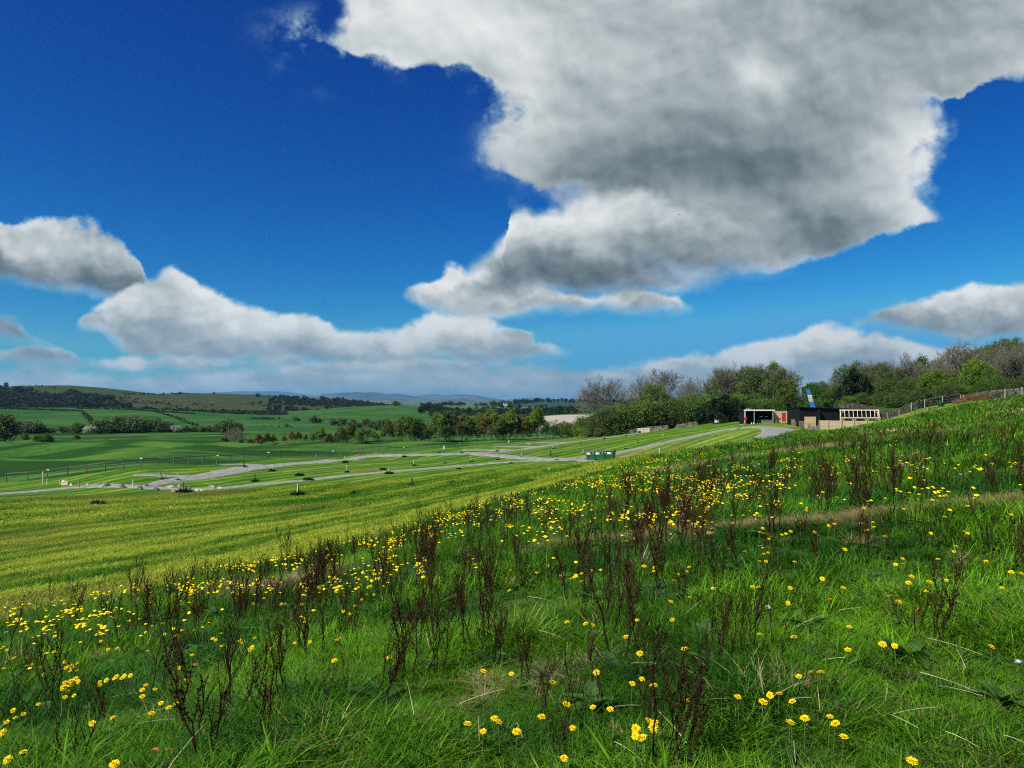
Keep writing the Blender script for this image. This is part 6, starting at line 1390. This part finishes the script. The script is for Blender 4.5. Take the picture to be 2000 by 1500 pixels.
for px, py, p, dz, lab in sorted(hd, key=lambda h: (h[0])):
    if cl[lab] > 1:
        k_[lab] = k_.get(lab, 0)+1; lab2 = f"{ON[k_[lab]-1]} from the left: {lab}" if k_[lab] <= 20 else lab
    else: lab2 = lab
    lab2 = ' '.join(lab2.split()[:16])
    root = empty("dandelion", p-Vector((0, 0, dz)), rngd.random()*6, lab2, "dandelion", "dandelions in the meadow")
    h = bpy.data.objects.new("flower_head", DH[rngd.randrange(3)]); COL.objects.link(h); h.parent = root; h.location = (0, 0, dz); s = rngd.uniform(.72, 1.0); h.scale = (s, s, s)
    h.rotation_euler = (R(rngd.gauss(16, 16)), R(rngd.gauss(0, 14)), -root.rotation_euler.z)
    st = bpy.data.objects.new("stem", DS[rngd.randrange(3)]); COL.objects.link(st); st.parent = root; st.location = (0, 0, dz-.01*s); st.scale = (.22, .22, dz+.02)
ZN = [(130,1232,95,22,95),(330,1172,110,22,115),(540,1118,90,12,70),(480,1195,130,28,60),(640,1180,90,35,50),(700,1083,80,16,70),(820,1052,60,16,70),(900,1024,55,13,75),(760,1140,90,32,80),(950,1060,80,28,60),(1000,992,60,14,90),(1100,1015,80,20,80),(1140,956,45,9,80),(1230,924,45,7,70),(1300,904,45,5,70),(1360,889,35,3.5,45),(1250,958,70,13,110),(1330,978,60,18,90),(1400,962,60,14,90),(1380,1008,50,12,70),(1240,1038,40,10,50),(1300,1060,60,14,30),(1450,1000,60,18,50),(1500,940,60,14,30),(1620,960,100,28,30),(1850,960,90,38,30),(1500,1040,50,12,16),(1700,920,100,20,24),(1930,930,60,20,12),(1000,1125,150,28,40),(1480,880,70,5,24),(1780,870,100,20,16),(60,1262,50,18,34),(180,1330,120,35,34),(430,1290,150,35,34),(90,1390,70,40,14),(720,1270,160,40,20),(1650,1010,170,50,36),(1850,1010,100,60,20)]
gr = np.random.default_rng(23); cand = []
for cx, cy, sx_, sy_, n in ZN:
    n = int(n*2.3)
    m_ = max(2, n//4); cxs = gr.normal(cx, sx_*.9, m_); cys = gr.normal(cy, sy_*.9, m_); w_ = gr.dirichlet(np.ones(m_)*1.3); ii = gr.choice(m_, n, p=w_); r_ = np.maximum(3.0, sx_*.10)
    cand.append(np.stack([cxs[ii]+gr.normal(0, r_, n), cys[ii]+gr.normal(0, max(1.2, r_*.35), n)], 1))
cand = np.concatenate(cand); P3, ok = at_many(cand[:, 0], cand[:, 1]); P3 = P3[ok]; d_ = sdist(P3[:, 0], P3[:, 1], EDGE); P3 = P3[(d_ < -.15) & (P3[:, 1] > 5.2) & (P3[:, 1] < 110)]; P3 = P3[gr.random(len(P3)) < np.interp(P3[:, 1], [6, 12, 20], [.45, .6, 1.0])]
P3 = P3[np.argsort(np.hypot(P3[:, 0], P3[:, 1])*(.8+.4*gr.random(len(P3))))]
n_obj = 300-len(hd)
for i, (x, y, z) in enumerate(P3[:n_obj]):
    dz = .15+.05*rngd.random(); o = bpy.data.objects.new("dandelion", SH2 if y < 11 else SH); COL.objects.link(o); o.location = (x, y, z+dz); s = rngd.uniform(.68, .95); o.scale = (s, s, s); o.rotation_euler = (R(rngd.gauss(14, 12)), R(rngd.gauss(0, 12)), 0)
    tag(o, "small yellow dandelion of the drifts in the left half of the meadow" if x < -.2 else "small yellow dandelion of the drifts in the right half of the meadow", "dandelion", "dandelions of the left drifts" if x < -.2 else "dandelions of the right drifts")
def far_flowers():
    mb = MB(); n = 7
    for x, y, z in P3[n_obj:]:
        r = .0198*(1+max(0, y-18)*.014); z = z+.19+.06*rngd.random(); v = [(x+r*math.cos(k*6.283/n), y+r*math.sin(k*6.283/n), z) for k in range(n)]; tl = rngd.gauss(.1, .3)
        v = [(a, b_, c_+(b_-y)*tl) for a, b_, c_ in v]
        mb.add(v+[(x, y, z+r*.45), (x, y, z-r*.5)], [(k, (k+1) % n, n) for k in range(n)]+[((k+1) % n, k, n+1) for k in range(n)])
        mb.add([(x-.003, y, z-r*.4), (x+.003, y, z-r*.4), (x+.003, y, z-.2), (x-.003, y, z-.2)], [(0,1,2,3)], 1)
    o = mb.build("dandelions", [M_yel, M_stem]); tag(o, "distant dandelions that run together into yellow drifts", None, None, "stuff")
far_flowers()
# white flecks: pale flowers here and there
M_pale = plain("pale_flower_white", (0.75,0.78,0.80), (0.9,0.9,0.9), 50, 0.8, 0.1)
WF = [(353,1160),(348,1163),(355,1182),(520,1135),(1290,1048),(1310,1045),(1384,1041),(1392,1042),(1340,936),(1350,932),(1383,912),(1388,911),(1475,912),(1482,908),(1805,912),(1770,905),(1877,928),(1500,1187),(1503,1190),(1990,1296),(12,1236)]
for i, (px, py) in enumerate(WF):
    p = at_h(px, py, .16)
    if p is None: continue
    root = empty("pale_flower", p-Vector((0, 0, .16)), 0, "little white flower flecking the meadow among the dandelions", "white flower", "white flowers in the meadow")
    s = max(1.0, p.y/9); mb = MB(); 
    for k in range(26):
        d = np.random.default_rng(k+i).normal(0, 1, 3); d[2] = abs(d[2]); d /= np.linalg.norm(d); sd = np.cross(d, [0.3, .4, .8]); sd = sd/np.linalg.norm(sd)*.006
        mb.add([(0,0,0), d*.018+sd, d*.022, d*.018-sd], [(0,1,2,3)])
    o = mb.build("flower_head", M_pale, root); o.location = (0, 0, .16); o.scale = (s, s, s)
    st = bpy.data.objects.new("stem", DS[i % 3]); COL.objects.link(st); st.parent = root; st.location = (0, 0, .158); st.scale = (.22, .22, .17)
# ------------------------------------------------------------------ last year's dock stalks
M_dock = plain("dead_dock_stalk", (0.012,0.007,0.005), (0.040,0.022,0.013), 14.0, 0.85, 0.1, rnd=0.35)
M_seed = plain("dock_seed", (0.009,0.005,0.003), (0.070,0.026,0.012), 60.0, 0.9, 0.05, rnd=0.35)
def dock_stalk(rg, h, dense):
    st = MB(); sd = MB(); n = 8; lean = np.array([rg.normal(0, .13), rg.normal(0, .13)]); P = []
    for k in range(n): t = k/(n-1); P.append((lean[0]*h*t+.01*rg.normal(), lean[1]*h*t+.01*rg.normal(), h*t-.03))
    P = np.array(P); P[0, :2] = 0; st.tube(P, np.linspace(.0048, .0018, n), 5, cap=False)
    def seeds(Q, cnt, r):
        i = rg.integers(0, len(Q)-1, cnt); f = rg.random((cnt, 1)); C = Q[i]*(1-f)+Q[i+1]*f; q = leaf_faces(rg, C, 1, r, .0065)
        for qq in q: sd.add(qq, [(0,1,2,3)])
    nb = int(4+rg.integers(0, 5))
    for j in range(nb):
        t = .28+.6*(j+rg.random())/nb; x = t*(n-1); i = min(int(x), n-2); b0 = P[i]+(P[i+1]-P[i])*(x-i); a = j*2.4+rg.random(); L = h*(.32*(1.15-t))+.05; d = np.array([math.cos(a)*.38, math.sin(a)*.38, 1.0]); d /= np.linalg.norm(d)
        Q = np.array([b0+d*L*u*(1-.0*u)+np.array([0, 0, L*.12*u*u]) for u in np.linspace(0, 1, 5)]); st.tube(Q, np.linspace(.0025, .0012, 5), 4, cap=False)
        if dense: seeds(Q[1:], int(22*dense*L/.2)+4, .006)
    seeds(P[int(n*.45):], int(52*dense)+10, .007)
    return st, sd
DOCK = []
for i, (ns, hh, dn) in enumerate(((3, .75, .9), (2, .85, .3), (5, .7, .45), (1, .9, 1.3), (4, .8, 1.1), (3, .6, .15), (2, .7, 1.6))):
    rg = np.random.default_rng(500+i); root = empty("dock_plant")
    for k in range(ns):
        st, sd = dock_stalk(rg, hh*(.7+.35*rg.random()), dn); s = st.build("stalk", M_dock, root); s.location = (rg.normal(0, .035), rg.normal(0, .035), 0)
        sd.build("seed_cluster", M_seed, s)
    if i in (0, 2, 4): leaf_rosette("leaf", 4, .26, .085, 600+i, .55).build("leaf", WEED, root, smooth=True)
    root['used'] = 0; root['h0'] = hh; DOCK.append(root)
DK = [(138,1500,1330),(100,1400,1190),(292,1395,1215),(390,1500,1190),(405,1480,1230),(470,1395,1190),(515,1460,1245),(560,1380,1150),(245,1262,1145),(330,1232,1110),(390,1260,1110),(560,1250,1095),(600,1300,1140),(640,1290,1155),(690,1270,1145),(790,1330,1110),(800,1262,1130),(850,1320,1130),(745,1370,1180),(882,1012,970),(888,1014,972),(905,1230,1090),(960,1180,1045),(965,1300,1150),(1030,1340,1190),(1045,1400,1245),(1075,1430,1350),(1095,1500,1380),(1130,1232,1095),(1150,1180,1055),(1158,1330,1220),(1145,1420,1265),(1215,1310,1130),(1205,1130,1025),(1262,1440,1290),(1270,1350,1205),(1302,1500,1200),(1310,1490,1215),(1340,1500,1310),(1345,1200,1070),(1352,1100,1005),(1370,1330,1190),(1395,1300,1120),(1400,1150,1020),(1440,1320,1140),(1460,1290,1100),(1500,1272,1130),(1530,1180,1030),(1520,1320,1190),(1682,1070,975),(1695,1088,990),(1790,1040,940),(1825,1262,1110),(1785,1252,1120),(1770,1244,1135),(1838,1262,1050),(1990,1112,1000),(1975,1085,990),(1700,1002,930),(1430,1062,995),(1240,1002,935),(1290,1012,930),(1150,1012,955),(1070,1052,985),(1010,1112,1025),(770,1182,1095),(700,1202,1110),(480,1162,1085),(430,1152,1100),(285,1192,1125),(360,1172,1100),(262,1202,1140),(575,1116,1080),(560,1120,1078),(640,1098,1070),(740,1070,1040),(20,1420,1290),(60,1340,1230),(180,1360,1240),(200,1440,1300),(330,1320,1210),(440,1330,1220),(620,1410,1290),(680,1380,1280),(1590,1260,1150),(1600,1100,1010),(1755,1100,1000),(1880,1160,1070),(1930,1080,1000),(1500,1100,1020),(1570,1060,990),(1250,1190,1090),(1080,1160,1080),(930,1120,1050)]
dl = []
for px, py, top in DK:
    p = at(px, py)
    if p: dl.append((px, py, p, (py-top)*p.y/F))
gr = np.random.default_rng(31)
DZN = [(450,1190,260,50,55),(900,1080,200,45,55),(1250,1010,180,45,52),(1500,950,180,40,44),(1750,930,150,50,34),(1620,880,80,10,24),(1150,1220,250,60,14),(700,1150,150,40,16)]
nd_ = []
for cx, cy, a, b_, n in DZN: nd_.append(np.stack([gr.normal(cx, a, n), gr.normal(cy, b_, n)], 1))
nd_ = np.concatenate(nd_); Pd, ok = at_many(nd_[:, 0], nd_[:, 1]); 
for (px, py), p, o_ in zip(nd_, Pd, ok):
    if not o_ or p[1] > 75 or p[1] < 4.0 or sdist(np.array([p[0]]), np.array([p[1]]), EDGE)[0] > -.2: continue
    dl.append((px, py, Vector(p.tolist()), .45+.4*gr.random()))
for i, (px, py, p, h) in enumerate(dl):
    k = (i*5+int(px)) % 7; base = DOCK[k]; h = min(max(h, .35), 1.05)
    o = base if not base['used'] else copy_tree(base); base['used'] = 1
    s = h/base['h0']*1.0; o.location = p; wd = 1.0+max(0, p.y-12)*.012; o.scale = (s*wd, s*wd, s); o.rotation_euler = (gr.normal(0, .12), gr.normal(0, .12), gr.random()*6.28)
    if 'label' in o: del o['label']
    hand = i < len([1 for d in DK]) and py > 1180
    if hand:
        dn = ("sparse", "bushy", "tangled", "single-stemmed", "seed-heavy", "thin", "rusty")[(3*0+k) % 7]
        dn = {0: "three-stalked", 1: "slender two-stalked", 2: "five-stalked tangled", 3: "single seed-heavy", 4: "thick seed-laden", 5: "thin nearly bare", 6: "two-stalked rusty"}[k]
        col, row = where(px, py); hgt = "tall" if (h > .68) else "short"
        nf = min(((math.hypot(a-px, b2-py), a, b2) for a, b2 in NEAR), default=None); sd_ = "left of" if nf[1] > px else "right of"
        lab = f"{hgt} {dn} dead dock {row}, {sd_} its closest dandelion, {col} part"
        tag(o, ' '.join(lab.split()[:16]), "dock plant", "dead dock stalks in the near grass")
    else: tag(o, "dark dead dock stalk standing among the drifts of dandelions", "dock plant", "dead dock stalks further off")
# brown stems too far off and too many to count
SB = [blades("stem_patch", 26, 0.5, 0.22, 0.48, 0.010, 0.08, s, segs=2, bend=0.3) for s in (71, 72)]
rng = np.random.default_rng(77)
x, y = field_pts(rng, 5200, 13, 45, 40); x, y = cull(x, y, lo=0.3); k = (vnoise(x-7, y+3, 5.5)+.3*vnoise(x, y, 1.5)) > .24; x, y = x[k], y[k]
lay("dead_stalks", SB, x, y, 0.8, 1.15, lambda x, y, n: c3((0.03,0.014,0.008), (0.12,0.055,0.025), rng.random(n)), rng, tilt=.05)
SB2 = [blades("stem_patch_far", 30, 1.0, 0.16, 0.38, 0.022, 0.08, s, segs=2, bend=0.3) for s in (73, 74)]
x, y = field_pts(rng, 5200, 38, 110, 38); x, y = cull(x, y, lo=0.5, path=False); k = (vnoise(x-7, y+3, 11)+.3*vnoise(x, y, 3)) > .08; x, y = x[k], y[k]
lay("dead_stalks", SB2, x, y, 0.8, 1.2, lambda x, y, n: c3((0.035,0.016,0.009), (0.13,0.06,0.03), rng.random(n)), rng, tilt=.05)
# fallen dead stalks and loose straws in the near grass
def straws():
    mb = MB(); rg = np.random.default_rng(12)
    pts = [(1030,1180),(1050,1250),(1160,1260),(700,1240),(860,1190),(1480,1080),(1440,1200),(1650,1310),(1550,1480),(1200,1480),(1010,1440),(600,1420),(460,1410),(1960,1470),(1920,1390)]+[(rg.uniform(0, 2000), rg.uniform(1180, 1500)) for _ in range(36)]
    for px, py in pts:
        p = at(px, py)
        if not p: continue
        a = rg.random()*6.28; L = .10+.2*rg.random(); e = .5*rg.random(); pp = [(p.x+math.cos(a)*L*t, p.y+math.sin(a)*L*t, p.z+.07+math.sin(e)*L*t-.10*L*t*t) for t in np.linspace(0, 1, 6)]
        mb.tube(pp, np.linspace(.0016, .0007, 6), 4, cap=False)
    o = mb.build("straw", plain("straw", (0.40,0.34,0.20), (0.62,0.56,0.40), 9, .8, .2)); tag(o, "loose pale dead grass stems lying in the near meadow", None, None, "stuff")
straws()
# two red dead leaves
for i, (px, py) in enumerate(((317,1470),(1793,1196))):
    p = at_h(px, py, .05); mb = leaf_rosette("l", 3, .055, .035, 900+i, .9); o = mb.build("dead_leaf", plain("red_leaf", (0.35,0.07,0.03), (0.5,0.14,0.05), 60, .8, .1)); o.location = p
    tag(o, ("orange-red withered leaf near the photo's bottom left", "brown-red withered leaf beside the leaning dock on the right")[i], "leaf")
# ------------------------------------------------------------------ the air
def build_haze():
    mb = MB().box(-44000, 44000, -46000, 46500, -60, 520)
    m, nt, out = new_mat("haze_air"); v = nt.nodes.new('ShaderNodeVolumePrincipled')
    v.inputs['Color'].default_value = (0.24, 0.60, 1.0, 1); v.inputs['Density'].default_value = 4.0e-5; v.inputs['Anisotropy'].default_value = 0.2
    nt.links.new(v.outputs[0], out.inputs[1]); o = mb.build("haze", m); tag(o, kind="stuff")
build_haze()
